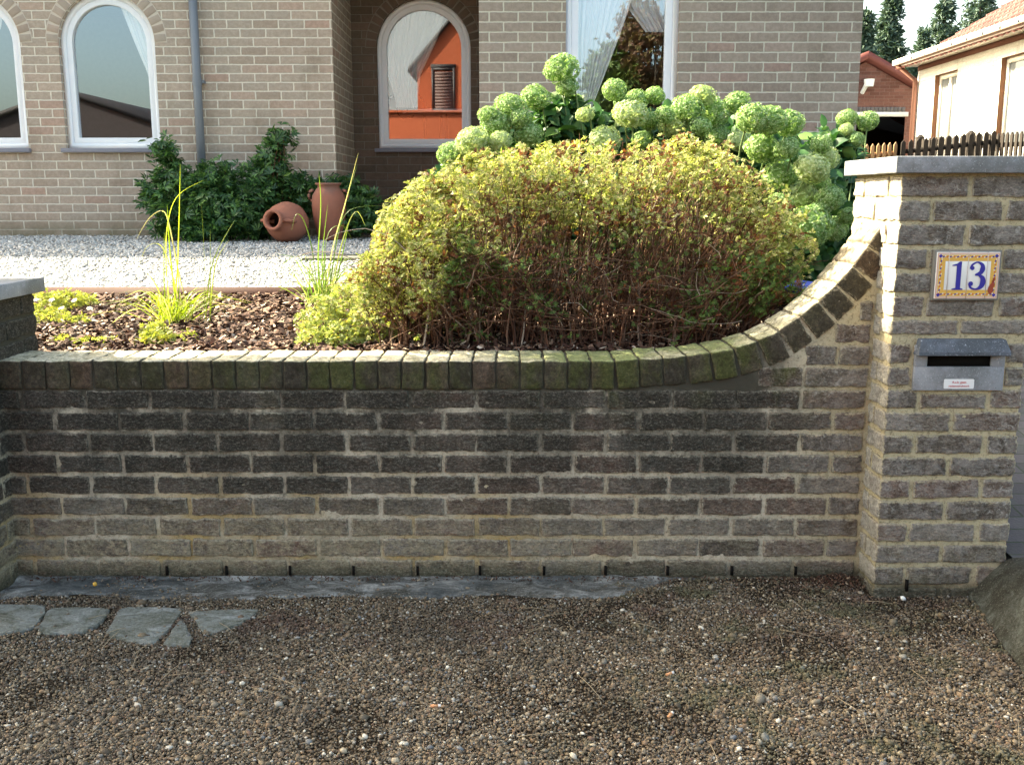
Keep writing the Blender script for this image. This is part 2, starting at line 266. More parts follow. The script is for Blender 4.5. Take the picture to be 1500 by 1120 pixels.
M_BED=soil_mat('dark_bed_soil',(.025,.015,.010),(.06,.04,.028))
M_GRBASE=soil_mat('gravel_bed',(.15,.145,.135),(.34,.335,.32),50)
M_GRASS=soil_mat('rough_ground',(.05,.065,.025),(.10,.11,.05),2)
M_ASPH=soil_mat('asphalt',(.045,.045,.045),(.07,.07,.068),40)
t=NT('bark_mulch'); _r=t.isl(); t.col(t.ramp(_r,[(0,(.030,.014,.010)),(.4,(.075,.035,.025)),(.7,(.15,.08,.055)),(.88,(.30,.19,.13)),(1,(.66,.54,.44))]),.8,.25); M_MULCH=t.m
t=NT('leaf_crumbs'); t.col(t.ramp(t.isl(),[(0,(.025,.014,.010)),(.6,(.07,.032,.022)),(.9,(.13,.075,.05)),(1,(.30,.24,.17))]),.9,.2); M_MULCHD=t.m
# ------------------------------------------------------------ brick generator
_topo={}
def brick_topo(sx,sy,sz,r,step):
    key=(round(sx,3),round(sy,3),round(sz,3),r,step)
    if key in _topo: return _topo[key]
    def ax(s):
        n=max(2,int(round((s-2*r)/step))); return [-s/2]+list(np.linspace(-s/2+r,s/2-r,n+1))+[s/2]
    A=[ax(sx),ax(sy),ax(sz)]; d={}; V=[]; F=[]
    def vid(p):
        k=tuple(round(a,5) for a in p)
        if k not in d: d[k]=len(V); V.append(p)
        return d[k]
    for axis in range(3):
        u,w=[(1,2),(2,0),(0,1)][axis]
        for si,side in enumerate((A[axis][0],A[axis][-1])):
            for i in range(len(A[u])-1):
                for j in range(len(A[w])-1):
                    q=[]
                    for a,b in ((i,j),(i+1,j),(i+1,j+1),(i,j+1)):
                        p=[0,0,0]; p[axis]=side; p[u]=A[u][a]; p[w]=A[w][b]; q.append(vid(tuple(p)))
                    F.append(tuple(q) if si else tuple(q[::-1]))
    V=np.array(V); h=np.array([sx,sy,sz])/2; inner=np.clip(V,-(h-r),h-r); dd=V-inner; L=np.linalg.norm(dd,axis=1)[:,None]; V=inner+dd/np.maximum(L,1e-9)*np.minimum(L,r)
    _topo[key]=(V,F); return V,F
_bs=[0]
def brick(mb,size,center,rot=None,r=.005,step=.0065,a1=.0034,a2=.0022,tiltj=.012,a3=.0013):
    _bs[0]+=1; sd=_bs[0]
    V,F=brick_topo(size[0],size[1],size[2],r,step); V=V.copy(); S=V+sd*3.1
    hh=np.array(size)/2; dd_=np.sort(hh-np.abs(V),axis=1); mb.att.append(np.clip(dd_[:,1]/.012,0,1)*np.where(V[:,2]>0,.8,1))
    D=np.stack([vnoise(S,.035,k)*a1+vnoise(S,.013,k+9)*a2+vnoise(S*np.array([.45,1,1]),.0055,k+19)*a3 for k in (1,2,3)],1); V=V+D
    Rm=Matrix.Rotation(random.uniform(-1,1)*tiltj,3,'Y')@Matrix.Rotation(random.uniform(-1,1)*tiltj,3,'Z')
    if rot is not None: Rm=rot@Rm
    V=V@np.array(Rm).T+np.array(center); mb.add(V,F)
# ------------------------------------------------------------ ground and terrain
YW=3.42; TH=.235; XL=-1.76; XR=1.236
mb=MB(); mb.add([(-400,-400,-.03),(400,-400,-.03),(400,400,-.03),(-400,400,-.03)],[(0,1,2,3)]); tag(mb.build('ground',M_GRASS),kind='structure')
mb=MB(); mb.add([(-60,-9,-.02),(60,-9,-.02),(60,-1.2,-.02),(-60,-1.2,-.02)],[(0,1,2,3)]); tag(mb.build('road',M_ASPH),kind='structure')
def grid(name,xs,ys,zf,mat,smooth=True):
    X,Y=np.meshgrid(xs,ys); Z=zf(X,Y); v=np.stack([X,Y,Z],-1).reshape(-1,3); nx=len(xs); i=np.arange((len(ys)-1)*nx).reshape(len(ys)-1,nx)[:,:-1].ravel(); f=np.stack([i,i+1,i+nx+1,i+nx],1); return link(name,mesh(name,v,f,mat,smooth))
def n2(X,Y,s,seed): return vnoise(np.stack([X.ravel(),Y.ravel(),X.ravel()*0],1),s,seed).reshape(X.shape)
def ss(x,a,b):
    t=np.clip((x-a)/(b-a),0,1); return t*t*(3-2*t)
def pave_z(X,Y): return .004*n2(X,Y,.25,3)+.0025*n2(X,Y,.05,4)-.006*ss(Y,3.2,2.2)
tag(grid('pavement',np.linspace(-4,4.2,300),np.linspace(-1.1,3.44,170),pave_z,M_SOIL),kind='structure')
def bed_z(Y): return .745+.055*np.clip((Y-3.7)/1.7,0,1)
def grav_z(X,Y): return .835+.15*np.clip((Y-5.5)/3.7,0,1)
def garden_z(X,Y):
    z=np.where(Y<5.46,bed_z(Y),grav_z(X,Y)-.012); side=z; z=np.where((X<-2.66)&(Y<5.46),np.clip((Y-3.3)/2.1,0,1)*.83,z); z=np.where(X>1.70,np.minimum(z,.125+(Y-3.3)*.14)-.0,z); z=np.where((Y<3.68)&(X<-2.2)&(X>=-2.66),np.clip((Y-3.3)/.35,0,1)*.75,z); z=np.where(Y<3.5,np.where(X<-1.9,-.01,np.where(X>1.7,.12,-.01)),z)
    return z+.006*n2(X,Y,.12,8)
ysg=np.concatenate([[3.30,3.45,3.6,3.64],np.arange(3.7,5.44,.05),[5.449,5.461],np.arange(5.5,9.6,.1),np.array([10,12,16,24,40,90,200])])
xsg=np.concatenate([[-150,-40,-12],np.arange(-8,-2.75,.15),[-2.67,-2.64,-2.4,-2.2,-2.0],[-1.91,-1.89],np.arange(-1.8,1.66,.08),[1.695,1.705],np.arange(1.8,6,.3),[8,12,40,150]])
tag(grid('garden_ground',xsg,ysg,garden_z,M_GRBASE),kind='structure')
# bed soil sheet over the front bed
tag(grid('planting_bed',np.arange(-2.62,1.69,.05),np.arange(3.70,5.44,.05),lambda X,Y:bed_z(Y)+.012+.010*n2(X,Y,.12,8)+.008*n2(X,Y,.05,9),M_BED),kind='structure')
# driveway on the right
t=NT('mossy_purple_pavers'); p=t.pos(); bt=t.n('TexBrick'); t.l(p,bt.inputs['Vector']); bt.inputs['Scale'].default_value=1; bt.inputs['Brick Width'].default_value=.2; bt.inputs['Row Height'].default_value=.1; bt.inputs['Mortar Size'].default_value=.004
bt.inputs['Color1'].default_value=(.075,.066,.066,1); bt.inputs['Color2'].default_value=(.13,.11,.11,1); bt.inputs['Mortar'].default_value=(.05,.06,.035,1)
t.col(t.mix(t.rng(t.noise(p,9,5),.45,.7,0,.5),bt.outputs[0],(.10,.11,.085)),.9,.2); t.bump(t.math('SUBTRACT',t.noise(p,90,3),bt.outputs['Fac']),.6,.006); M_PAVER=t.m
tag(grid('driveway',np.linspace(1.705,5.6,30),np.linspace(1.8,9.5,60),lambda X,Y:np.where(Y<3.3,.13,.13+(Y-3.3)*.14)+.004,M_PAVER),kind='structure')
# mossy concrete haunch beside the pillar
hx=np.linspace(1.36,1.76,50); hy=np.linspace(1.75,3.262,120)
def haunch_z(X,Y):
    e=1.44+.09*ss(Y,2.7,3.25)+.02*n2(X,Y,.2,5); return -.03+.172*ss(X,e-.03,e+.19)+.006*n2(X,Y,.09,6)+.003*n2(X,Y,.03,7)
tag(grid('kerb_haunch',hx,hy,haunch_z,M_HAUNCH),kind='structure')
# concrete footing strip along the wall foot
fx=np.linspace(-1.76,.75,160); fy=np.linspace(3.20,3.432,30)
def foot_z(X,Y):
    edge=3.238+.022*n2(X,Y*0,.30,11)+.014*n2(X,Y,.07,12)+.008*n2(X,Y,.025,15)+ss(X,.25,.7)*.2; return -.025+.033*ss(Y,edge-.016,edge+.02)+.004*n2(X,Y,.07,13)+.003*n2(X,Y,.025,14)+.006*ss(Y,3.38,3.43)
tag(grid('footing',fx,fy,foot_z,M_CONC),kind='structure')
# ------------------------------------------------------------ pebbles (uncountable)
def peb(name,pos,size,mat,flat=.6,label=None,cat=None):
    n=len(pos); v,f=ICO; rot=rotmats(n,(0,0,1),.35); sc=size[:,None]*np.stack([rng.uniform(.8,1.45,n),rng.uniform(.75,1.1,n),rng.uniform(flat-.12,flat+.2,n)],1)
    w,ff=scatter(v,f,pos,rot,sc); w+=(rng.normal(size=w.shape)*.07)*np.repeat(size,len(v))[:,None]
    return tag(link(name,mesh(name,w,ff,mat,True)),label,cat,kind='stuff')
N=300000; py=2.05+rng.uniform(0,1,N)*1.38; px=rng.uniform(-1,1,N)*np.minimum(py*.52+.30,1.85); px=np.clip(px,-1.85,1.75)
dn=n2(px,py,.22,21)+.5*n2(px,py,.07,22); keep=(rng.uniform(size=N)<.35+.65*ss(dn,-.75+.5*ss(px,.2,1.2),-.15+.5*ss(px,.2,1.2)))&~((px>1.47+.09*ss(py,2.7,3.25)))
wall_z=(py>3.225)&(px<.35); keep&=~(wall_z&(rng.uniform(size=N)>.06+.8*ss(py,3.275,3.235)+.35*ss(px,.1,.5)+.25*(dn>.35)))
px,py=px[keep],py[keep]; n=len(px); sz=np.exp(rng.normal(0,.42,n))*.00245*(1.12-.22*ss(py,2.3,3.3)); big=rng.uniform(size=n)<.012; sz[big]*=1.8
pz=pave_z(px.reshape(-1,1),py.reshape(-1,1)).ravel()+rng.uniform(-.3,1.0,n)*.006+sz*.3
peb('pebbles',np.stack([px,py,pz],1),sz,M_PEB,label='small brown grey and tan pebbles strewn over the pavement before the wall',cat='pebbles')
N=115000; py=5.47+rng.uniform(0,1,N)**1.35*3.72; px=rng.uniform(-1,1,N)*(py*.62+.3); keep=(px<1.0)&(px>-6.4); px,py=px[keep],py[keep]; n=len(px)
sz=np.exp(rng.normal(0,.3,n))*.0092; pz=grav_z(px,py)+rng.uniform(-.2,.9,n)*.010
peb('white_gravel',np.stack([px,py,pz],1),sz,M_WGRAV,label='crushed white stone gravel spread between the bed and the house',cat='gravel')
CHIP=(np.array([(-.5,-.5,0),(.5,-.42,.1),(.55,.5,0),(-.45,.5,.12),(0,0,.28)]),np.array([(0,1,4),(1,2,4),(2,3,4),(3,0,4)]))
N=24000; px=rng.uniform(-2.6,1.1,N); py=rng.uniform(3.67,5.43,N); pos=np.stack([px,py,bed_z(py)+.018+rng.uniform(0,.02,N)],1); s=rng.uniform(.006,.017,N)
w,f=scatter(*CHIP,pos,rotmats(N,(0,0,1),.45),np.stack([s*rng.uniform(1.2,2.6,N),s,s*.8],1)); tag(link('bark_mulch',mesh('bark_mulch',w,f,M_MULCH)),'reddish brown bark chips covering the bed behind the wall','mulch',kind='stuff')
# dead leaves and bark blown against the wall foot
N=1500; px=rng.uniform(-1.7,1.25,N); k_=rng.uniform(size=N)<.45; px[k_]=1.13+rng.normal(size=k_.sum())*.055; py=3.40-np.abs(rng.normal(size=N))*np.where(k_,.045,.02); pos=np.stack([px,py,.012+rng.uniform(0,.012,N)+np.where(k_,.014*np.exp(-((px-1.15)/.05)**2),0)],1); s=rng.uniform(.002,.0055,N)
w,f=scatter(*CHIP,pos,rotmats(N,(0,0,1),.6),np.stack([s*rng.uniform(1.2,2.6,N),s,s*.5],1)); tag(link('leaf_litter',mesh('leaf_litter',w,f,M_MULCHD)),'crumbled dark red brown leaf litter against the foot of the wall','litter',kind='stuff')
# a few straws and needles on the pebbles
mb=MB()
for i in range(70):
    a=random.uniform(0,math.pi); L=random.uniform(.02,.07); c=Vector((random.uniform(-1.4,1.4),random.uniform(2.2,3.2),.012)); d=Vector((math.cos(a),math.sin(a),.05))*L; mb.tube([c-d,c+Vector((0,0,.004)),c+d],.0009,4)
tag(mb.build('litter',simple('dry_straw',(.30,.24,.16))),'thin dry straws and needles scattered on the pebbles','litter',kind='stuff')
# flagstones
stones=[([(-40,882),(68,884),(62,905),(48,918),(-40,934)],'bluish flagstone cut by the left picture edge, first in the row'),
([(72,888),(165,887),(147,910),(118,925),(50,926)],'second flagstone from the left with a crack across its right end'),
([(173,887),(270,887),(233,937),(217,940),(153,930)],'largest flagstone in the middle of the row, wide five sided slab'),
([(266,902),(280,927),(278,943),(236,942)],'smallest flagstone, a narrow triangular piece sunk in the pebbles'),
([(273,893),(382,889),(363,907),(300,930)],'rightmost flagstone of the row with a pointed right end')]
for pts,lab in stones:
    w=[PZ(a,b,.012) for a,b in pts]; c=sum(w,Vector())/len(w); P=[]
    for i in range(len(w)):
        a,b=w[i],w[(i+1)%len(w)]
        for k in range(6):
            q=a.lerp(b,k/6); d=(q-c).normalized(); P.append(q+d*random.uniform(-.006,.004)-(q-c)*(.06 if k==0 else 0))
    V=[];F=[];n=len(P)
    rings=[(1,-.03),(1,.004),(.975,.009),(.7,.0105),(.35,.011)]
    for s_,z_ in rings:
        for q in P: V.append((c.x+(q.x-c.x)*s_-0,c.y+(q.y-c.y)*s_,z_+random.uniform(-.0008,.0008)*(s_<1)))
    for r_ in range(len(rings)-1):
        for k in range(n): F.append((r_*n+k,r_*n+(k+1)%n,(r_+1)*n+(k+1)%n,(r_+1)*n+k))
    V.append((c.x,c.y,.011)); F+=[((len(rings)-1)*n+k,(len(rings)-1)*n+(k+1)%n,len(V)-1) for k in range(n)]
    o=link('flagstone',mesh('flagstone',np.array(V)-np.array(c),F,M_FLAG,False)); o.location=c; tag(o,lab,'flagstone','flagstones at the foot of the wall')
# ------------------------------------------------------------ garden wall
cpx=[(936,524.5),(990,523),(1037,517),(1075,510),(1113,498),(1145,482),(1174,463),(1210,432),(1241,399),(1270,362),(1297,323)]
cw=[PD(a,b,YW) for a,b in cpx]; ZT=.792
cx=np.array([-1.9]+[cw[0].x-.05]+[q.x for q in cw]+[XR+.02]); cz=np.array([ZT,ZT]+[min(9,max(q.z,ZT)) for q in cw]); cz=np.append(cz,cz[-1]+.03)
xs_f=np.linspace(-1.9,XR+.02,900); zs_f=np.interp(xs_f,cx,cz)
ker=np.hanning(61); ker/=ker.sum(); zs_f=np.convolve(np.pad(zs_f,30,mode='edge'),ker,'valid'); zs_f[-25:]=np.interp(xs_f[-25:],cx,cz)*0+zs_f[-26]+(xs_f[-25:]-xs_f[-26])*1.45
def topz(x): return np.interp(x,xs_f,zs_f)
def botz(x):  # underside of the brick on edge course, measured straight down
    sl=(topz(x+.01)-topz(x-.01))/.02; return topz(x)-.104*np.sqrt(1+sl*sl)
gw=thing('garden_wall','low weathered brick garden wall sweeping up to the right hand pillar','wall',loc=(0,YW,0)); O=(0,YW,0)
mb=MB(O)
for c in range(9):
    z0=c*.0767; zc=z0+.0767/2+.004; off=-1.70+(.1125 if (8-c)%2 else 0)-.225*2
    for k in range(18):
        xa=off+k*.225+.0055+random.uniform(-.003,.003); xb=xa+.214
        xa=max(xa,XL-.02); xb=min(xb,XR-.012)
        if xb-xa<.03: continue
        brick(mb,(xb-xa,.10,.0625),((xa+xb)/2,YW+.05+random.uniform(-.002,.002),zc))
# courses under the sweep
for c in range(9,17):
    z0=c*.0767; zc=z0+.0767/2+.004
    xs_=[x for x in np.linspace(.2,XR,400) if botz(x)>zc+.020]
    if not xs_: continue
    xmin=min(xs_); x=XR-.012; half=(c%2==0)
    while x>xmin+.025:
        L=.1015 if half else .214; half=False; xa=max(x-L,xmin)
        if xa-xmin<.05: xa=xmin
        brick(mb,(x-xa,.10,.066),((xa+x)/2,YW+.05+random.uniform(-.002,.002),zc)); x=xa-.011
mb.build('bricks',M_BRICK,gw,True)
# coping: bricks on edge following the curve
mb=MB(O); dl=np.hypot(np.diff(xs_f),np.diff(zs_f)); al=np.concatenate([[0],np.cumsum(dl)]); s=.012
while s<al[-1]-.03:
    x=np.interp(s,al,xs_f); z=np.interp(s,al,zs_f); x2=np.interp(s+.03,al,xs_f); z2=np.interp(s+.03,al,zs_f); x1=np.interp(s-.03,al,xs_f); z1=np.interp(s-.03,al,zs_f)
    a=math.atan2(z2-z1,x2-x1); nrm=Vector((-math.sin(a),0,math.cos(a))); wd=.0765 if a<.1 else .0765
    if x<XR-.01:
        brick(mb,(wd,TH,.100),Vector((x,YW+TH/2-.003+random.uniform(-.003,.003),z))-nrm*.050,Matrix.Rotation(-a,3,'Y'),r=.006,step=.012,a1=.003,a2=.0016)
    s+=.0815
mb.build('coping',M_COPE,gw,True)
# mortar body
def sheet(mb,O_,U,W,nu,nw,amp,topf=None,seed=0,nrm=None):
    u=np.linspace(0,1,nu); w=np.linspace(0,1,nw); UU,WW=np.meshgrid(u,w); P=np.array(O_)[None]+UU.reshape(-1,1)*np.array(U)+WW.reshape(-1,1)*np.array(W)
    if topf is not None: P[:,2]=O_[2]+WW.ravel()*(topf(P[:,0])-O_[2])
    nv=np.cross(np.array(U),np.array(W)); nv=nv/np.linalg.norm(nv)
    P=P+nv*(vnoise(P,.04,seed)*amp+vnoise(P,.012,seed+1)*amp*.6)[:,None]
    i=(np.arange((nw-1)*nu).reshape(nw-1,nu)[:,:-1]).ravel(); F=[tuple(q) for q in np.stack([i,i+1,i+nu+1,i+nu],1)]; mb.add(P,F)
mb=MB(O); tf=lambda x:topz(x)-.005
sheet(mb,(-1.9,YW+.0050,-.03),(XR+1.92,0,0),(0,0,1),620,190,.0017,tf)
sheet(mb,(-1.9,YW+TH-.012,-.03),(XR+1.92,0,0),(0,0,1),60,6,.001,tf)
xs2=np.linspace(-1.9,XR+.02,300); V=[(x,y,tf(x)) for x in xs2 for y in (YW+.006,YW+TH-.012)]; mb.add(V,[(2*i,2*i+2,2*i+3,2*i+1) for i in range(len(xs2)-1)])
mb.build('mortar',M_MORT,gw,True)
M_DARK=simple('painted_hole_shade',(.008,.007,.006),.9,.1)  # near-black colour painted as the shade inside holes and slots
for hxp in (245,332,425,518,612,703,797,887,978,1072,1165):
    q=PD(hxp,838,YW); mb=MB(O); mb.box((q.x-.0045,YW-.004,.018),(q.x+.0045,YW+.05,.052)); mb.build('weep_hole',M_DARK,gw)
# ------------------------------------------------------------ pillars
def pillar(label,x0,y0,ztop,w=.447,cut=None,faces='flr',capz=.052,oh=.03):
    org=(x0+w/2,y0,0); P=thing('brick_pillar',label,'gate pillar','brick gate pillars',org); mb=MB(org); L=.217; d=.1; n=int(math.ceil((ztop+.06)/.0767)); g=(w-2*L)
    def put(xa,xb,ya,yb,zc,h=.063):
        brick(mb,(xb-xa,yb-ya,h),((xa+xb)/2,(ya+yb)/2,zc))
    for c in range(n):
        z1=ztop-.006-c*.0767; zc=z1-.035
        if z1<-.06: break
        A=c%2==1
        if A: fr=[(0,d),(d+.0115,d+.0115+L),(w-d,w)]; lf=[(0,L),(w-L,w)]
        else: fr=[(0,L),(w-L,w)]; lf=[(d+.0115,w-d-.0115)]
        if A: lf=[(0,L),(w-L,w)]
        for a,b in fr:
            if A and a==0: continue            # corner headers come from the side stretchers
            if A and b==w: continue
            segs=[(x0+a,x0+b,zc,.066)]
            if cut:
                out=[]
                for xa,xb,zz,h in segs:
                    cx0,cx1,cz0,cz1=cut
                    if xb<=cx0 or xa>=cx1 or zz+h/2<=cz0 or zz-h/2>=cz1: out.append((xa,xb,zz,h)); continue
                    if zz+h/2>cz1+.022 and zz-h/2<cz1:
                        out.append((xa,xb,(zz+h/2+cz1)/2,zz+h/2-cz1)); continue
                    if zz-h/2<cz0-.022 and zz+h/2>cz0:
                        out.append((xa,xb,(zz-h/2+cz0)/2,cz0-zz+h/2)); continue
                    if cx0-xa>.025: out.append((xa,cx0,zz,h))
                    if xb-cx1>.02: out.append((cx1,xb,zz,h))
                segs=out
            for xa,xb,zz,h in segs: put(xa,xb,y0,y0+d,zz,h*.955)
            put(x0+a,x0+b,y0+w-d,y0+w,zc)
        for a,b in lf:
            for X0 in (x0,x0+w-d):
                xa,xb=X0,X0+d
                if cut and a==0 and cut[2]<zc<cut[3]:
                    if X0>x0: xa=max(xa,cut[1])
                    else: xb=min(xb,cut[0])
                if xb-xa>.015: put(xa,xb,y0+a,y0+b,zc)
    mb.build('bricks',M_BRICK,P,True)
    mb=MB(org); i=.0052
    for (o_,u_) in (((x0+i,y0+i,-.03),(w-2*i,0,0)),((x0+w-i,y0+i,-.03),(0,w-2*i,0)),((x0+w-i,y0+w-i,-.03),(-(w-2*i),0,0)),((x0+i,y0+w-i,-.03),(0,-(w-2*i),0))):
        sheet(mb,o_,u_,(0,0,ztop+.03),80,260,.0017,seed=5)
    mb.build('mortar',M_MORT,P,True)
    mb=MB(org); mb.box((x0-oh,y0-oh,ztop),(x0+w+oh,y0+w+oh,ztop+capz)); c=mb.build('cap',M_BLUE,P); bevel(c,.003); return P
BOX=(PD(1340,535,3.262).x,PD(1472,535,3.262).x,PD(1400,572,3.262).z,PD(1400,497,3.262).z)
pr=pillar('tall brick gate pillar at right carrying the number plaque and letterbox',XR,3.27,1.418,cut=(BOX[0]-.012,BOX[1]+.010,BOX[2]-.012,BOX[3]+.014))
pl=pillar('shorter brick pillar partly in view at the left end of the wall',XL-.447,3.27,1.0)
mb=MB((XR+.22,3.27,0)); q=PD(1327,850,3.27); mb.box((q.x-.0045,3.265,.02),(q.x+.0045,3.32,.06)); mb.build('weep_hole',M_DARK,pr)
# letterbox of bluestone
x0,x1,z0,z1=BOX; yb=3.262; LB=thing('letterbox','grey bluestone letterbox with dark slot and sticker set into the pillar','letterbox',loc=((x0+x1)/2,yb,z0)); O2=tuple(LB.location)
sx0,sx1=PD(1358,540,yb).x,PD(1451,540,yb).x; sz1,sz0=PD(1400,519,yb).z,PD(1400,537,yb).z
mb=MB(O2); mb.box((x0,yb,z0),(x1,yb+.05,sz0)); mb.box((x0,yb+.0005,sz0),(sx0,yb+.05,z1-.02)); mb.box((sx1,yb+.0005,sz0),(x1,yb+.05,z1-.02)); mb.box((sx0,yb+.004,sz1),(sx1,yb+.05,z1-.02)); bevel(mb.build('body',M_BLUE,LB),.002)
mb=MB(O2); mb.box((sx0-.002,yb+.008,sz0-.001),(sx1+.002,yb+.12,sz1+.001)); mb.build('slot',M_DARK,LB)
hz0=PD(1400,521,yb-.02).z; mb=MB(O2); prof=[(yb+.02,z1+.002),(yb-.012,z1+.001),(yb-.030,hz0+.012),(yb-.030,hz0),(yb+.02,hz0)]
n=len(prof); xa,xb=x0-.003,x1+.004; ch=.012; V=[(xa+(ch if k in(0,1) else 0),y,z) for k,(y,z) in enumerate(prof)]+[(xb-(ch if k in(0,1) else 0),y,z) for k,(y,z) in enumerate(prof)]
mb.add(V,[tuple(range(n)),tuple(range(n,2*n))[::-1]]+[(k,n+k,n+(k+1)%n,(k+1)%n) for k in range(n)]); bevel(mb.build('hood',M_BLUED,LB),.003)
a=PD(1383,555,yb); b=PD(1426,569,yb); stw=(b.x-a.x); mb=MB(O2); r_=.004; pts=[]
for cx_,cz_,a0 in ((b.x-r_,a.z-r_,0),(a.x+r_,a.z-r_,90),(a.x+r_,b.z+r_,180),(b.x-r_,b.z+r_,270)):
    for k in range(5): q=R(a0+k*22.5); pts.append((cx_+r_*math.cos(q),cz_+r_*math.sin(q)))
mb.prism(pts,yb-.0012,yb+.001); stk=mb.build('sticker',simple('white_vinyl',(.80,.80,.80),.4,.5,.02),LB)
def text(name,body,size,loc,mat,parent,align='CENTER',sx=1):
    cu=bpy.data.curves.new(name,'FONT'); cu.body=body; cu.size=size; cu.align_x=align; cu.extrude=.0002; o=bpy.data.objects.new(name,cu); COL.objects.link(o); dg=bpy.context.evaluated_depsgraph_get(); me=bpy.data.meshes.new_from_object(o.evaluated_get(dg)); bpy.data.objects.remove(o)
    me.materials.clear(); me.materials.append(mat); o=link(name,me,parent); o.rotation_euler=(R(90),0,0); o.scale=(sx,1,1); o.location=Vector(loc)-(parent.location if parent.parent is None else parent.parent.location); return o
M_RED=simple('red_print',(.55,.05,.06),.5,.3,.05)
text('lettering','A.u.b. geen',.0105,((a.x+b.x)/2,yb-.0022,a.z-.0135),M_RED,stk); text('lettering','reclamedrukwerk',.0095,((a.x+b.x)/2,yb-.0022,b.z+.006),M_RED,stk)
# number plaque, four glazed tiles
NP0=PD(1366,437,3.262); NP1=PD(1464,369,3.262); W=NP1.x-NP0.x; H=NP1.z-NP0.z; ypl=3.252
NP=thing('house_number_plaque','glazed tile plaque reading 13 with ornamental border on the pillar','house number',loc=(NP0.x+W/2,ypl,NP0.z)); O3=tuple(NP.location)
M_GLZ=simple('white_glaze',(.80,.79,.76),.12,.6,.02); M_YEL=simple('ochre_glaze',(.72,.42,.10),.2,.5,.15,200); M_BLU=simple('blue_glaze',(.035,.03,.30),.15,.6,.1); M_ORG=simple('orange_glaze',(.62,.16,.06),.2,.5,.1); M_CHIP=simple('bare_clay',(.32,.07,.04),.9,.2); M_PINK=simple('pink_glaze',(.70,.42,.32),.2,.5,.05)
def bord(k): return [(k*W/100,k*W/100),(W-k*W/100,k*W/100),(W-k*W/100,H-k*W/100),(k*W/100,H-k*W/100)]
mb=MB(O3); mb.box((NP0.x-.006,ypl+.004,NP0.z-.006),(NP1.x+.006,ypl+.03,NP1.z+.006)); bevel(mb.build('mortar_bed',simple('grey_grout',(.2,.19,.17),.9,.1),NP),.002)
cuts=[0,.195,.50,.805,1]
for i in range(4):
    mb=MB(O3); mb.box((NP0.x+cuts[i]*W+.0007,ypl,NP0.z),(NP0.x+cuts[i+1]*W-.0007,ypl+.012,NP1.z)); bevel(mb.build('tile',M_GLZ,NP),.001)
def frame_ring(mb,k0,k1,y):
    o_=bord(k0); i_=bord(k1)
    for j in range(4):
        q=[o_[j],o_[(j+1)%4],i_[(j+1)%4],i_[j]]; mb.add([(NP0.x+a_,y,NP0.z+b_) for a_,b_ in q],[(0,1,2,3)])
mb=MB(O3); frame_ring(mb,1,3.2,ypl-.0005); mb.build('outer_line',M_PINK,NP)
mb=MB(O3); frame_ring(mb,4.0,14,ypl-.0006); mb.build('border',M_YEL,NP)
def dia(mb,cx_,cz_,a_,b_,y): mb.add([(NP0.x+cx_-a_,y,NP0.z+cz_),(NP0.x+cx_,y,NP0.z+cz_-b_),(NP0.x+cx_+a_,y,NP0.z+cz_),(NP0.x+cx_,y,NP0.z+cz_+b_)],[(0,1,2,3)])
mbb,mbo,mbw=MB(O3),MB(O3),MB(O3); u=W/100
for k in range(17):
    for zz in (7.2*u,H-7.2*u):
        xx=(5+k*5.6)*u; dia(mbb if k%2 else mbo,xx,zz,2.1*u,1.5*u,ypl-.0009); dia(mbw,xx+2.8*u,zz+(1.2 if k%2 else -1.2)*u,1.5*u,1.0*u,ypl-.0010)
for k in range(10):
    for xx in (7.2*u,W-7.2*u):
        zz=(8+k*5.7)*u; dia(mbb if k%2 else mbo,xx,zz,1.5*u,2.1*u,ypl-.0009); dia(mbw,xx+(1.2 if k%2 else -1.2)*u,zz+2.8*u,1.0*u,1.5*u,ypl-.0010)
for a_,b_ in ((6,6),(94,6)): 
    for zz in (6*u,H-6*u): dia(mbb,a_*u,zz,3.2*u,3.2*u,ypl-.0012)
mbb.build('blue_pattern',M_BLU,NP); mbo.build('orange_pattern',M_ORG,NP); mbw.build('white_pattern',M_GLZ,NP)
mb=MB(O3)
for i in (1,2,3): mb.box((NP0.x+cuts[i]*W-.0006,ypl-.0016,NP0.z),(NP0.x+cuts[i]*W+.0006,ypl+.002,NP1.z))
mb.build('tile_joint',simple('pale_joint',(.55,.5,.48)),NP)
def ribbon(mb,pts,wid,y,n=40):
    pts=np.array(pts,float); k=len(pts); tt=np.linspace(0,k-1,n); 
    def cr(arr,t_):
        i=int(min(max(math.floor(t_),0),k-2)); f=t_-i; p0,p1,p2,p3=arr[max(i-1,0)],arr[i],arr[i+1],arr[min(i+2,k-1)]; return .5*((2*p1)+(-p0+p2)*f+(2*p0-5*p1+4*p2-p3)*f*f+(-p0+3*p1-3*p2+p3)*f**3)
    C=np.array([cr(pts,q) for q in tt]); Wd=np.interp(tt,np.arange(k),wid); T=np.gradient(C,axis=0); T/=np.linalg.norm(T,axis=1)[:,None]; Nn=np.stack([-T[:,1],T[:,0]],1)
    A=C+Nn*Wd[:,None]/2; B=C-Nn*Wd[:,None]/2
    V=[(NP0.x+a_[0],y,NP0.z+a_[1]) for a_ in A]+[(NP0.x+a_[0],y,NP0.z+a_[1]) for a_ in B]; mb.add(V,[(i,i+1,n+i+1,n+i) for i in range(n-1)])
def disc(mb,cx_,cz_,r_,y,rx=1,n=16): mb.add([(NP0.x+cx_+r_*rx*math.cos(2*math.pi*k/n),y,NP0.z+cz_+r_*math.sin(2*math.pi*k/n)) for k in range(n)],[tuple(range(n))])
zb=H*.19; zt=H*.80; dh=zt-zb; yn=ypl-.0014
mb=MB(O3); cx_=W*.35
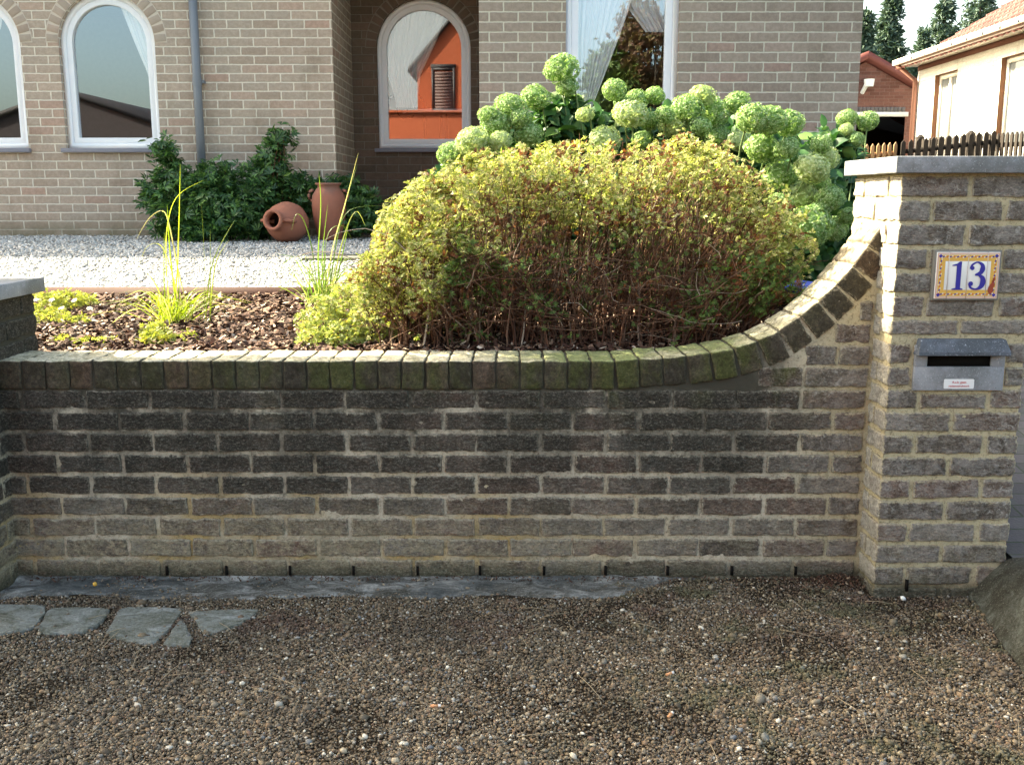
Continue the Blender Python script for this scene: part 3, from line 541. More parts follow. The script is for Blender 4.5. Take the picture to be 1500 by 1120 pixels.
V=[(cx_-.19*dh,zb),(cx_+.20*dh,zb),(cx_+.20*dh,zb+.045*dh),(cx_+.11*dh,zb+.07*dh),(cx_+.11*dh,zt),(cx_+.04*dh,zt),(cx_-.05*dh,zt-.07*dh),(cx_-.22*dh,zt-.12*dh),(cx_-.22*dh,zt-.155*dh),(cx_-.06*dh,zt-.15*dh),(cx_-.06*dh,zb+.07*dh),(cx_-.19*dh,zb+.045*dh)]
mb.add([(NP0.x+a_,yn,NP0.z+b_) for a_,b_ in V],[tuple(range(len(V)))]); mb.build('digit_one',M_BLU,NP)
mb=MB(O3); cx_=W*.655; P3=[(-.24,.74),(-.20,.88),(-.02,.975),(.15,.88),(.17,.73),(.10,.60),(-.06,.535)]; W3=[.07,.06,.04,.10,.15,.11,.05]
ribbon(mb,[(cx_+a_*dh,zb+b_*dh) for a_,b_ in P3],[w_*dh*1.25 for w_ in W3],yn)
P3=[(-.08,.535),(.06,.52),(.19,.42),(.215,.27),(.15,.11),(-.02,.025),(-.20,.08),(-.26,.22)]; W3=[.045,.06,.13,.16,.12,.045,.06,.07]
ribbon(mb,[(cx_+a_*dh,zb+b_*dh) for a_,b_ in P3],[w_*dh*1.25 for w_ in W3],yn-.00015)
disc(mb,cx_-.19*dh,zb+.77*dh,.075*dh,yn-.0003); disc(mb,cx_-.21*dh,zb+.22*dh,.085*dh,yn-.0003); mb.build('digit_three',M_BLU,NP)
mb=MB(O3)
for (a_,b_,r_) in ((.88,.20,.075),(.895,.27,.05),(.91,.36,.035),(.925,.42,.035),(.93,.30,.025)): 
    n=14; mb.add([(NP0.x+a_*W+r_*W*.62*math.cos(2*math.pi*k/n)*random.uniform(.85,1.1),yn-.0004-r_*.001,NP0.z+b_*H+r_*W*math.sin(2*math.pi*k/n)*random.uniform(.85,1.1)) for k in range(n)],[tuple(range(n))])
mb.build('chipped_patch',M_CHIP,NP)
# ------------------------------------------------------------ house
ZG=.96
def house_brick(name,stops,mort,bw=.225,rh=.075,ms=.0052,off=(0,0,0),worn=.35):
    t=NT(name); g=t.n('NewGeometry'); x,y,z=t.sep(g.outputs['Position']); nx=t.math('ABSOLUTE',t.sep(g.outputs['Normal'])[0]); side=t.math('GREATER_THAN',nx,.5)
    u=t.math('ADD',t.math('MULTIPLY',t.math('SUBTRACT',1,side),x),t.math('MULTIPLY',side,y)); cb=t.n('CombineXYZ'); t.set(cb.inputs[0],u); t.set(cb.inputs[1],z)
    nz=t.n('TexNoise'); t.l(cb.outputs[0],nz.inputs['Vector']); nz.inputs['Scale'].default_value=22; nz.inputs['Detail'].default_value=3
    sc=t.n('VectorMath',operation='MULTIPLY_ADD'); t.l(nz.outputs['Color'],sc.inputs[0]); sc.inputs[1].default_value=(.010,.008,0); t.l(cb.outputs[0],sc.inputs[2]); v=t.mapv(sc.outputs[0],(1,1,1),off)
    b=t.n('TexBrick'); t.l(v,b.inputs['Vector']); b.inputs['Scale'].default_value=1; b.inputs['Brick Width'].default_value=bw; b.inputs['Row Height'].default_value=rh; b.inputs['Mortar Size'].default_value=ms; b.inputs['Mortar Smooth'].default_value=.35
    b.inputs['Color1'].default_value=(0,0,0,1); b.inputs['Color2'].default_value=(1,1,1,1); b.inputs['Mortar'].default_value=(.5,.5,.5,1)
    c=t.ramp(b.outputs['Color'],stops); n=t.noise(cb.outputs[0],30,5,.7); c=t.mix(t.rng(n,.35,.7),t.mix(1.0,c,(.80,.79,.78),'MULTIPLY'),c)
    n3=t.noise(cb.outputs[0],1.1,3); c=t.mix(t.math('MULTIPLY',t.rng(n3,.4,.65),worn),c,t.mix(1.0,c,(1.18,1.16,1.14),'MULTIPLY'))
    mo=t.mix(t.noise(cb.outputs[0],45,4,.7),tuple(a*.8 for a in mort),tuple(min(.9,a*1.15) for a in mort)); c=t.mix(b.outputs['Fac'],c,mo)
    dn=t.noise(t.mapv(cb.outputs[0],(1.6,.6,1)),1.5,6,.7); c=t.mix(t.rng(dn,.50,.68,0,.42),c,t.mix(1.0,c,(.55,.54,.50),'MULTIPLY'))
    low=t.math('MULTIPLY',t.rng(z,ZG+.24,ZG+.02),t.rng(t.noise(cb.outputs[0],6,4),.3,.6,.3,.8)); c=t.mix(low,c,(.17,.15,.09))
    t.col(c,.9,.2); t.bump(t.math('ADD',t.math('MULTIPLY',b.outputs['Fac'],-1.6),t.math('MULTIPLY',t.noise(cb.outputs[0],90,5,.7),.8)),.8,.007); return t.m
HST=[(0,(.41,.325,.26)),(.3,(.47,.38,.31)),(.6,(.44,.37,.305)),(.85,(.50,.40,.325)),(1,(.47,.33,.265))]
M_HB=house_brick('pale_house_brick',HST,(.74,.68,.58),ms=.0068)
HST2=[(0,(.30,.245,.205)),(.35,(.36,.30,.25)),(.6,(.33,.275,.23)),(.85,(.39,.325,.275)),(1,(.36,.26,.22))]
M_HB2=house_brick('grey_house_brick',HST2,(.58,.55,.46),ms=.0068,off=(.06,.03,0))
M_HB3=house_brick('shaded_brown_brick',[(0,(.13,.10,.075)),(.5,(.17,.125,.095)),(1,(.19,.13,.10))],(.22,.19,.16))  # house brick darkened in colour to hold the porch recess's shade
M_PVC=simple('white_window_frame',(.84,.87,.92),.35,.5,.03); M_SILL=simple('blue_grey_sill',(.22,.22,.26),.7,.3,.1,30); M_PIPE=simple('zinc_grey_pipe',(.17,.19,.22),.5,.5,.1,8)
t=NT('window_glass'); fr=t.n('BsdfTransparent'); fr.inputs[0].default_value=(1,1,1,1); gl=t.n('BsdfGlossy'); gl.inputs['Roughness'].default_value=.0; gl.inputs[0].default_value=(.72,.86,1,1); mx=t.n('MixShader'); mx.inputs[0].default_value=.27; t.l(fr.outputs[0],mx.inputs[1]); t.l(gl.outputs[0],mx.inputs[2]); t.l(mx.outputs[0],t.out.inputs[0]); M_GLASS=t.m
t=NT('sheer_curtain'); tb=t.n('BsdfTransparent'); df=t.n('BsdfDiffuse'); df.inputs[0].default_value=(.92,.93,.95,1); tl=t.n('BsdfTranslucent'); tl.inputs[0].default_value=(.8,.82,.85,1); m1=t.n('MixShader'); m1.inputs[0].default_value=.15; t.l(df.outputs[0],m1.inputs[1]); t.l(tl.outputs[0],m1.inputs[2]); m2=t.n('MixShader'); m2.inputs[0].default_value=.93; t.l(tb.outputs[0],m2.inputs[1]); t.l(m1.outputs[0],m2.inputs[2]); t.l(m2.outputs[0],t.out.inputs[0]); M_CURT=t.m
M_ROOM=simple('room_plaster',(.30,.30,.31),.9,.1); M_ROOFD=simple('dark_roof_tile',(.055,.045,.045),.8,.2,.2,6)
HS=thing('brick_house','pale brick bungalow with arched white framed windows behind the garden','house',loc=(-1,9.2,ZG)); HO=(-1,9.2,ZG)
YL,YR,YA=9.2,8.2,10.3; XC1,XC2,XRR=-1.566,-.256,2.714; ZE=3.62
def wall_open(mb,x0,x1,z0,z1,y,ops,dep=.11):
    xs={x0,x1}; N=20
    for xa,xb,zb,zs,arch in ops:
        r=(xb-xa)/2
        for k in range(N+1): xs.add(xa+r-r*math.cos(math.pi*k/N) if arch else xa+(xb-xa)*k/N)
    xs=sorted(xs)
    def top(o,x):
        xa,xb,zb,zs,arch=o; r=(xb-xa)/2
        return zs+math.sqrt(max(0,r*r-(x-xa-r)**2)) if arch else zs
    for a,b in zip(xs[:-1],xs[1:]):
        m=(a+b)/2; o=next((o for o in ops if o[0]<m<o[1]),None)
        if o is None: mb.add([(a,y,z0),(b,y,z0),(b,y,z1),(a,y,z1)],[(0,1,2,3)])
        else:
            mb.add([(a,y,z0),(b,y,z0),(b,y,o[2]),(a,y,o[2])],[(0,1,2,3)]); ta,tb_=top(o,a),top(o,b)
            mb.add([(a,y,ta),(b,y,tb_),(b,y,z1),(a,y,z1)],[(0,1,2,3)]); mb.add([(a,y,ta),(a,y+dep,ta),(b,y+dep,tb_),(b,y,tb_)],[(0,1,2,3)]); mb.add([(a,y,o[2]),(b,y,o[2]),(b,y+dep,o[2]),(a,y+dep,o[2])],[(0,1,2,3)])
    for xa,xb,zb,zs,arch in ops:
        mb.add([(xa,y,zb),(xa,y+dep,zb),(xa,y+dep,zs),(xa,y,zs)],[(0,1,2,3)]); mb.add([(xb,y,zb),(xb,y,zs),(xb,y+dep,zs),(xb,y+dep,zb)],[(0,1,2,3)])
W1=(-5.13,-4.289,1.758,2.655,True); W2=(-3.955,-3.115,1.758,2.655,True); W3=(-1.325,-.405,1.806,2.76,True); W4=(.418,1.297,1.55,3.15,False); W0=(-6.4,-5.5,1.758,2.655,True)
mb=MB(HO); wall_open(mb,-7.2,XC1,ZG-.3,ZE,YL,[W1,W2]); mb.add([(XC1,YL,ZG-.3),(XC1,YA,ZG-.3),(XC1,YA,ZE),(XC1,YL,ZE)],[(0,1,2,3)]); mb.build('wall',M_HB,HS)
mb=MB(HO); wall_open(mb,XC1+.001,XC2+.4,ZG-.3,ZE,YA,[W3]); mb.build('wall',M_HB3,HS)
mb=MB(HO); wall_open(mb,XC2,XRR,ZG-.3,ZE,YR,[W4]); mb.add([(XRR,YR,ZG-.3),(XRR,16,ZG-.3),(XRR,16,ZE),(XRR,YR,ZE)],[(0,1,2,3)]); mb.add([(XC2,YA,ZG-.3),(XC2,YR,ZG-.3),(XC2,YR,ZE),(XC2,YA,ZE)],[(0,1,2,3)]); mb.build('wall',M_HB2,HS)
mb=MB(HO); mb.add([(-7.2,16,ZG-.3),(XRR,16,ZG-.3),(XRR,16,ZE),(-7.2,16,ZE)],[(3,2,1,0)]); mb.add([(-7.2,YL,ZG-.3),(-7.2,16,ZG-.3),(-7.2,16,ZE),(-7.2,YL,ZE)],[(3,2,1,0)]); mb.build('wall',M_HB,HS)
# rooms behind the glass
mb=MB(HO)
for xa,xb,y,yb_ in ((-7.1,XC1-.1,YL+.2,13),(XC1-.05,XC2-.03,YA+.2,13),(XC2+.1,XRR-.1,YR+.2,12)):
    V=[(xa,y,ZG),(xb,y,ZG),(xb,yb_,ZG),(xa,yb_,ZG),(xa,y,3.5),(xb,y,3.5),(xb,yb_,3.5),(xa,yb_,3.5)]; mb.add(V,[(0,1,2,3),(4,7,6,5),(2,3,7,6),(1,2,6,5),(3,0,4,7)])
mb.build('room',M_ROOM,HS)
mb=MB(HO); mb.box((-7.5,8.92,ZE),(XC2-.3,16.3,ZE+.14)); mb.box((XC2-.3,7.92,ZE+.002),(XRR+.28,16.3,ZE+.142)); mb.add([(-7.5,8.92,ZE+.14),(XRR+.28,8.92,ZE+.14),(XRR+.28,12.6,ZE+1.5),(-7.5,12.6,ZE+1.5),(-7.5,16.3,ZE+.14),(XRR+.28,16.3,ZE+.14)],[(0,1,2,3),(3,2,5,4),(0,3,4),(1,5,2)]); mb.build('roof',M_ROOFD,HS)
def outline(o,ins,N=20):
    xa,xb,zb,zs,arch=o; xa+=ins; xb-=ins; zb+=ins; r=(xb-xa)/2
    if not arch: return [(xa,zb),(xb,zb),(xb,zs-ins),(xa,zs-ins)]
    return [(xa,zb),(xb,zb)]+[(xa+r+r*math.cos(math.pi*k/N),zs+r*math.sin(math.pi*k/N)) for k in range(N+1)]
def ring(mb,o,i0,i1,y0,y1):
    A,B=outline(o,i0),outline(o,i1); n=len(A); V=[(x,y0,z) for x,z in A]+[(x,y0,z) for x,z in B]+[(x,y1,z) for x,z in A]+[(x,y1,z) for x,z in B]; F=[]
    for k in range(n): j=(k+1)%n; F+=[(k,j,n+j,n+k),(n+k,n+j,3*n+j,3*n+k),(k,2*n+k,2*n+j,j)]
    mb.add(V,F)
def arch_bricks(mb,o,y,length=.10,mbm=None):
    xa,xb,zb,zs,arch=o; r=(xb-xa)/2; cx_=xa+r; n=int(round(math.pi*(r+.02)/.073))
    for k in range(n):
        a=math.pi*(k+.5)/n; rr=r+length/2+.002; brick(mb,(length,.08,.062),(cx_+rr*math.cos(a),y+.034,zs+rr*math.sin(a)),Matrix.Rotation(-a,3,'Y'),r=.005,step=.05,a1=.002,a2=0,a3=0)
    if mbm is not None:
        m=24
        for k in range(m):
            a0,a1_=math.pi*k/m,math.pi*(k+1)/m; r0,r1=r,r+length+.010; mbm.add([(cx_+q*math.cos(a_),y-.0025,zs+q*math.sin(a_)) for q,a_ in ((r0,a0),(r1,a0),(r1,a1_),(r0,a1_))],[(0,1,2,3)])
def islbrick(name,stops):
    t=NT(name); r=t.isl(); c=t.ramp(r,stops); n=t.noise(t.pos(),30,4,.7); t.col(t.mix(n,t.mix(1.0,c,(.7,.7,.7),'MULTIPLY'),c),.9,.2); t.bump(t.noise(t.pos(),90,4),.5,.004); return t.m
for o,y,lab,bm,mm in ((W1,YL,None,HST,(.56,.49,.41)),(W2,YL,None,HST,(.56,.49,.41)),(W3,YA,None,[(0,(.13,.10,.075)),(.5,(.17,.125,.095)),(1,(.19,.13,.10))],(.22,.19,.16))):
    mb=MB(HO); mbm=MB(HO); arch_bricks(mb,o,y,.10,mbm); a_=mb.build('arch',islbrick('arch_brick',bm),HS,True); mbm.build('arch_mortar',simple('arch_mortar_pale',mm,.95,.1),a_)
for o,y in ((W1,YL),(W2,YL),(W3,YA),(W4,YR)):
    mb=MB(HO); ring(mb,o,-.006,.044,y+.055,y+.13); ring(mb,o,.040,.050,y+.072,y+.12)
    w=mb.build('window',M_PVC,HS); mb=MB(HO); ring(mb,o,.047,.094 if o is not W4 else .10,y+.062,y+.12); bevel(mb.build('sash',M_PVC,w),.003)
    mb=MB(HO); pl_=outline(o,.088 if o is not W4 else .095); mb.add([(x,y+.095,z) for x,z in pl_],[tuple(range(len(pl_)))]); mb.build('pane',M_GLASS,w)
    xa,xb,zb=o[:3]; mb=MB(HO); mb.box((xa-.035,y-.045,zb-.038),(xb+.02,y+.075,zb-.001)); bevel(mb.build('sill',M_SILL,w),.003)
# downpipe
mb=MB(HO); dx=PD(289,120,9.15).x; mb.tube([(dx,9.145,ZG-.05),(dx,9.145,ZE+.0)],.037,16); dp=mb.build('downpipe',M_PIPE,HS,True)
mb=MB(HO); z_=PD(290,120,9.15).z
for q in (z_,): mb.tube([(dx,9.145,q-.03),(dx,9.145,q+.03)],.0415,16); mb.box((dx+.03,9.14,q-.012),(dx+.06,9.2,q+.012))
mb.build('pipe_collar',M_PIPE,dp)
# curtains
def curtain(y,left,right,z0,z1,folds,amp,taper=None,nseg=140):
    """left, right are functions of z (world x)"""
    V=[];F=[]; nz=24
    for j in range(nz+1):
        z=z0+(z1-z0)*j/nz; a,b=left(z),right(z)
        for i in range(nseg+1):
            u=i/nseg; ph=folds*2*math.pi*u; V.append((a+(b-a)*u,y+amp*(math.sin(ph)+.4*math.sin(2.3*ph+1))+.004*math.sin(9*z+5*u),z))
    for j in range(nz):
        for i in range(nseg): q=j*(nseg+1)+i; F.append((q,q+1,q+nseg+2,q+nseg+1))
    mb=MB(HO); mb.add(V,F); return mb.build('curtain',M_CURT,HS,True)
def pl_fun(pts,y):
    w=[PD(a,b,y) for a,b in pts]; zz=[q.z for q in w]; xx=[q.x for q in w]; o=np.argsort(zz); zz=np.array(zz)[o]; xx=np.array(xx)[o]; return lambda z:float(np.interp(z,zz,xx))
y=YL+.125
curtain(y,pl_fun([(160,-20),(172,0),(196,60),(215,105),(232,165)],y),pl_fun([(262,-20),(262,0),(262,170)],y),PD(200,172,y).z,3.15,9,.012)
curtain(y,pl_fun([(-60,-20),(-60,300)],y),pl_fun([(8,-20),(2,40),(-30,110)],y),PD(0,110,y).z,3.15,7,.012)
y=YA+.155; curtain(y,pl_fun([(560,-20),(562,90),(580,150)],y),pl_fun([(668,-20),(655,15),(640,60),(616,110),(612,150)],y),PD(600,158,y).z,3.3,10,.012)
y=YR+.155; curtain(y,pl_fun([(838,-60),(840,60),(848,170)],y),pl_fun([(940,-60),(926,0),(905,60),(882,120),(866,160)],y),PD(860,165,y).z,3.2,9,.014)
curtain(y+.08,pl_fun([(908,-60),(918,10),(955,60)],y+.08),pl_fun([(1000,-60),(1000,60)],y+.08),PD(860,45,y).z,3.2,8,.012)
# iron chair and oval table standing behind the porch window
M_IRON=simple('black_iron',(.03,.03,.035),.5,.4); y=YA+.75; c=PD(595,150,y)
ch=thing('iron_chair','black wrought iron chair with round back seen through the porch window','chair',loc=(c.x,y,ZG)); CO=tuple(ch.location)
mb=MB(CO); pts=[(c.x+.20*math.cos(a),y,2.24+.20*math.sin(a)) for a in np.linspace(-.3,math.pi+.3,24)]; pts=[(c.x+.2,y,1.45)]+pts+[(c.x-.2,y,1.45)]; mb.tube(pts,.012,6); mb.tube([(c.x+.1*math.cos(a),y,2.24+.1*math.sin(a)) for a in np.linspace(0,6.2,18)],.008,6); mb.build('backrest',M_IRON,ch)
mb=MB(CO); mb.box((c.x-.21,y-.02,1.42),(c.x+.21,y+.40,1.45)); mb.build('seat',M_IRON,ch)
for a,b in ((-.19,0),(.19,0),(-.19,.38),(.19,.38)): mb=MB(CO); mb.tube([(c.x+a,y+b,ZG),(c.x+a,y+b,1.43)],.012,6); mb.build('leg',M_IRON,ch)
y2=YA+.62; c=PD(650,163,y2); tb_=thing('oval_table','pale oval table with a thin rim seen through the porch window','table',loc=(c.x,y2,ZG)); TO=tuple(tb_.location); zt_=PD(640,163,y2).z
el=[(c.x+.42*math.cos(a),y2+.27*math.sin(a)) for a in np.linspace(0,2*math.pi,33)[:-1]]; mb=MB(TO); mb.add([(x,y_,zt_) for x,y_ in el]+[(x,y_,zt_-.03) for x,y_ in el],[tuple(range(32)),tuple(range(32,64))[::-1]]+[(k,32+k,32+(k+1)%32,(k+1)%32) for k in range(32)]); mb.build('tabletop',simple('pale_top',(.5,.48,.45),.2,.6),tb_)
mb=MB(TO); mb.tube([(x,y_,zt_-.012) for x,y_ in el+el[:1]],.017,8); mb.build('rim',M_PVC,tb_); mb=MB(TO); mb.tube([(c.x,y2,ZG),(c.x,y2,zt_-.03)],[.12,.035],12); mb.build('leg',M_IRON,tb_)
# ------------------------------------------------------------ edging, pots
mb=MB((-.4,5.45,.8)); mb.box((-2.9,5.440,.76),(1.1,5.458,.862)); o=mb.build('edging_board',simple('rust_brown_board',(.075,.022,.014),.7,.3,.2,12)); tag(o,'thin rust brown edging board between the mulch bed and white gravel','edging')
t=NT('terracotta'); p=t.pos(); n=t.noise(p,7,5,.6); t.col(t.mix(t.rng(t.noise(p,3,4),.45,.65),t.mix(n,(.27,.10,.065),(.37,.155,.105)),(.21,.11,.085)),.8,.3); t.bump(t.noise(p,60,4),.3,.004); M_TC=t.m
def lathe(prof,org,rot=None,n=40,name='body',parent=None,mat=None):
    V=[];F=[]
    for r_,z_ in prof:
        for k in range(n): a=2*math.pi*k/n; V.append(Vector((r_*math.cos(a),r_*math.sin(a),z_)))
    for i in range(len(prof)-1):
        for k in range(n): F.append((i*n+k,i*n+(k+1)%n,(i+1)*n+(k+1)%n,(i+1)*n+k))
    if rot is not None: V=[rot@v for v in V]
    mb=MB(); mb.add(V,F); return mb.build(name,mat,parent,True,loc=org)
c=PD(482,303,8.75); gz=float(grav_z(0,8.75)); hpot=PD(482,268,8.75).z-gz
pot=thing('terracotta_jar','tall upright terracotta jar standing against the porch corner','jar',loc=(c.x,8.75,gz))
s_=hpot; lathe([(0,0),(0.088,0),(0.101,.02),(0.132,.35*s_),(0.145,.6*s_),(0.139,.78*s_),(0.110,.88*s_),(0.092,.92*s_),(0.092,.95*s_),(0.110,.97*s_),(0.110,1.0*s_),(0.088,1.0*s_),(0.084,.9*s_),(0.123,.7*s_),(0.114,.3*s_),(0,.1)],(0,0,0),None,40,'body',pot,M_TC)
for sg in (-1,1): mb=MB(); mb.tube([(sg*(.130+.035*math.sin(a)),-.02,.78*s_+.045*math.cos(a)) for a in np.linspace(-.2,math.pi+.2,10)],.013,8); mb.build('handle',M_TC,pot,True)
c=PD(420,318,8.55); am=thing('terracotta_amphora','round terracotta amphora lying on its side with its mouth forward','amphora',loc=(c.x,8.55,grav_z(0,8.55)+.165))
rot=Matrix.Rotation(R(28),3,'Z')@Matrix.Rotation(R(-20),3,'Y')@Matrix.Rotation(R(-84),3,'X'); rot=Matrix.Rotation(R(-27),3,'Z')@Matrix.Rotation(R(98),3,'X').inverted()@Matrix.Rotation(R(0),3,'Z') if False else rot
d=Vector((-.30,-.93,.12)).normalized(); rot=d.to_track_quat('Z','Y').to_matrix()
lathe([(0,-.20),(.06,-.195),(.13,-.14),(.168,-.05),(.172,.02),(.145,.10),(.10,.145),(.075,.16),(.068,.19),(.088,.215),(.088,.23),(.062,.232),(.058,.18),(.12,.11),(.15,0),(.10,-.15),(0,-.18)],(0,0,0),rot,40,'body',am,M_TC)
mb=MB(); mb.tube([rot@Vector((sg_*(.07+.09*math.sin(a)*.9),0,.20-.13*(a/math.pi))) for sg_ in (1,) for a in np.linspace(0,math.pi,12)],.015,8); mb.build('handle',M_TC,am,True); mb=MB(); mb.tube([rot@Vector((-(.07+.09*math.sin(a)*.9),0,.20-.13*(a/math.pi))) for a in np.linspace(0,math.pi,12)],.015,8); mb.build('handle',M_TC,am,True)
lathe([(0,.10),(.06,.10)],(0,0,0),rot,20,'inside',am,M_DARK)
# paving slab by the porch
mb=MB((-1.1,8.4,.95)); a=PD(505,372,7.4); mb.box((-1.45,7.0,.90),(-.3,8.18,.925)); bevel(tag(mb.build('paving_slab',M_CONC),'pale flat paving slab set in the white gravel by the porch','slab'),.006)
# ------------------------------------------------------------ plants
def stems_mesh(paths,radii,n=5):
    mb=MB()
    for p_,r_ in zip(paths,radii): mb.tube(p_,r_,n,False)
    return mb
def fast_tubes(name,P,Rad,mat,parent,loc,n=4):
    """P (N,K,3) paths, Rad (N,K) radii"""
    N_,K,_=P.shape; T=np.gradient(P,axis=1); T/=np.maximum(np.linalg.norm(T,axis=2)[...,None],1e-9); ref=np.array([.31,.9,.2]); A=np.cross(T,ref); A/=np.linalg.norm(A,axis=2)[...,None]; B=np.cross(T,A); a=np.arange(n)*2*np.pi/n
    V=P[:,:,None,:]+(A[:,:,None,:]*np.cos(a)[None,None,:,None]+B[:,:,None,:]*np.sin(a)[None,None,:,None])*Rad[:,:,None,None]
    V=V.reshape(-1,3)-np.array(loc); base=(np.arange(N_)*K*n)[:,None,None]; i=(np.arange(K-1)*n)[None,:,None]; k=np.arange(n)[None,None,:]; k2=(k+1)%n
    F=np.stack([base+i+k,base+i+k2,base+i+n+k2,base+i+n+k],-1).reshape(-1,4); return link(name,mesh(name,V,F,mat,True),parent)
def leaves(name,base,pos,rot,sc,mat,parent,loc):
    w,f=scatter(base[0],base[1],pos,rot,sc); return link(name,mesh(name,w-np.array(loc),f,mat),parent)
def lerp_paths(A,B,K,wob,curve=None):
    t_=np.linspace(0,1,K)[None,:,None]; P=A[:,None,:]*(1-t_)+B[:,None,:]*t_
    if curve is not None: P=P+curve[:,None,:]*(4*t_*(1-t_))
    nz=np.cumsum(rng.normal(size=P.shape)*wob,axis=1); nz[:,0]=0; return P+nz
YEL=[(0,(.17,.25,.055)),(.25,(.30,.37,.10)),(.5,(.44,.48,.16)),(.72,(.60,.60,.28)),(.9,(.80,.76,.46)),(1,(.42,.30,.13))]
RED=[(0,(.13,.04,.022)),(.5,(.22,.075,.035)),(1,(.33,.15,.06))]
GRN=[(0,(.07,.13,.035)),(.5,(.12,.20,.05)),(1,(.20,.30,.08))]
# --- hedge of potentilla
HX=np.array([-.62,-.52,-.42,-.28,-.10,.10,.35,.60,.82,1.0,1.13,1.22]); 
ppx=[545,562,590,640,720,800,900,985,1050,1100,1138,1158]; ppy=[395,320,285,254,226,214,213,208,220,252,295,350]
hp=[PD(a,b,4.1) for a,b in zip(ppx,ppy)]; HX=np.array([q.x for q in hp]); HZ=np.array([q.z for q in hp])
hg=thing('potentilla_hedge','wide twiggy hedge bush with yellow green leaf tips right behind the wall','hedge',loc=(.25,4.15,.77)); HL=(.25,4.15,.77)
YC=4.09; HD=.42
def hedge_pt(n,shell=1.0):
    x=rng.uniform(HX[0],HX[-1],n); top=np.interp(x,HX,HZ); a=rng.uniform(-.12,.93,n)*math.pi; rad=shell
    zc=.95; y=YC-np.cos(a)*HD*rad; z=zc+np.maximum(np.sin(a),-.5)*(top-zc)*rad; return x,y,z,top,a
N=620; xb=rng.uniform(-.52,1.0,N); A=np.stack([xb,YC+rng.uniform(-.24,.25,N),np.full(N,.76)],1)
xt=xb*1.12+rng.normal(size=N)*.13; xt=np.clip(xt,HX[0]+.02,HX[-1]-.02); a=rng.uniform(.0,1,N)*math.pi; top=np.interp(xt,HX,HZ)
B=np.stack([xt,YC-np.cos(a)*HD*.92,.95+np.sin(a)*(top-.95)*rng.uniform(.8,1.0,N)],1); cur=np.stack([(xb-xt)*.15,-(B[:,1]-A[:,1])*.12,np.zeros(N)],1)
P1=lerp_paths(A,B,9,.007,cur); K=9; R1=rng.uniform(.0022,.0055,N)[:,None]*np.linspace(1,.35,K)[None]
M_STEM=NT('red_brown_twig'); M_STEM.col(M_STEM.ramp(M_STEM.isl(),[(0,(.06,.030,.02)),(.4,(.115,.057,.036)),(.75,(.19,.092,.055)),(.92,(.26,.17,.12)),(1,(.48,.41,.33))]),.8,.25); M_STEM=M_STEM.m
fast_tubes('stems',P1,R1,M_STEM,hg,HL,5)
N2=5200; si=rng.integers(0,N,N2); ki=rng.integers(2,9,N2); S0=P1[si,ki]; dr=rng.normal(size=(N2,3))*.8+(P1[si,ki]-P1[si,np.maximum(ki-2,0)])*9; dr[:,2]+=.35; dr[:,1]-=.15; dr/=np.linalg.norm(dr,axis=1)[:,None]; S1=S0+dr*rng.uniform(.05,.17,N2)[:,None]
S1[:,0]=np.clip(S1[:,0],HX[0]-.01,HX[-1]+.0); ctop=np.interp(S1[:,0],HX,HZ)+.012*rng.normal(size=N2)+.004; S1[:,2]=np.minimum(S1[:,2],ctop); S1[:,1]=np.maximum(S1[:,1],3.72)
P2=lerp_paths(S0,S1,5,.005); R2=rng.uniform(.0009,.0018,N2)[:,None]*np.linspace(1,.5,5)[None]; fast_tubes('twigs',P2,R2,M_STEM,hg,HL,3)
# tangled dry runners low in the front
N3=260; A=np.stack([rng.uniform(-.5,.95,N3),rng.uniform(3.74,3.95,N3),rng.uniform(.78,1.12,N3)],1); ang=rng.uniform(-.5,.9,N3)*np.where(rng.uniform(size=N3)<.5,1,-1); L_=rng.uniform(.12,.42,N3); B=A+np.stack([np.cos(ang)*L_*np.where(rng.uniform(size=N3)<.5,1,-1),rng.normal(size=N3)*.06,np.abs(np.sin(ang))*L_*.6],1); B[:,1]=np.maximum(B[:,1],3.72)
cur=np.stack([np.zeros(N3),np.zeros(N3),rng.uniform(-.03,.09,N3)],1); fast_tubes('dry_twigs',lerp_paths(A,B,10,.005,cur),rng.uniform(.0008,.0022,N3)[:,None]*np.linspace(1,.5,10)[None],M_STEM,hg,HL,4)
# leaves: on the twig ends, thick on the top and the sunny left, thin low in front
def leafset(count):
    i=rng.integers(0,N2,count); t_=rng.uniform(.15,1.05,count)[:,None]; Pp=P2[i,0]*(1-t_)+P2[i,4]*t_; Pp=Pp+rng.normal(size=Pp.shape)*.012; return Pp
L=leafset(190000); top=np.interp(L[:,0],HX,HZ); hgt=(L[:,2]-.80)/(top-.80); lf_=np.clip((.05-L[:,0])/.55,0,1)
patch=n2(L[:,0]*1.0,L[:,2],.13,31)+.6*n2(L[:,0],L[:,2],.05,32); front=np.clip((YC-L[:,1])/HD,-1,1)
hj=hgt+.16*n2(L[:,0],L[:,2],.16,35)+.10*n2(L[:,0],L[:,2]*.5,.05,36); prob=np.clip((hj-.52+.36*lf_)*1.9,0,1)*.88+.05; rgt=np.clip((L[:,0]-.65)/.45,0,1); prob=np.maximum(prob,np.clip(.42*rgt*(hgt>.25),0,1)); prob=np.where(patch>.15,prob*1.15+.07,prob*.7); keep=rng.uniform(size=len(L))<prob*.62
keep&=(L[:,0]<HX[-1]+.015)&(L[:,2]<top+.022+.012*rng.normal(size=len(L))); L=L[keep]; top=top[keep]; n=len(L); hgt=(L[:,2]-.80)/(top-.80)
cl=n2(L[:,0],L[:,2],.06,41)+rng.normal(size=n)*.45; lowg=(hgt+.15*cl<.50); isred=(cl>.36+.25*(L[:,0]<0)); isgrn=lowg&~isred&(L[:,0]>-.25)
rot=rotmats(n,(-.25,-.45,.75),.55)
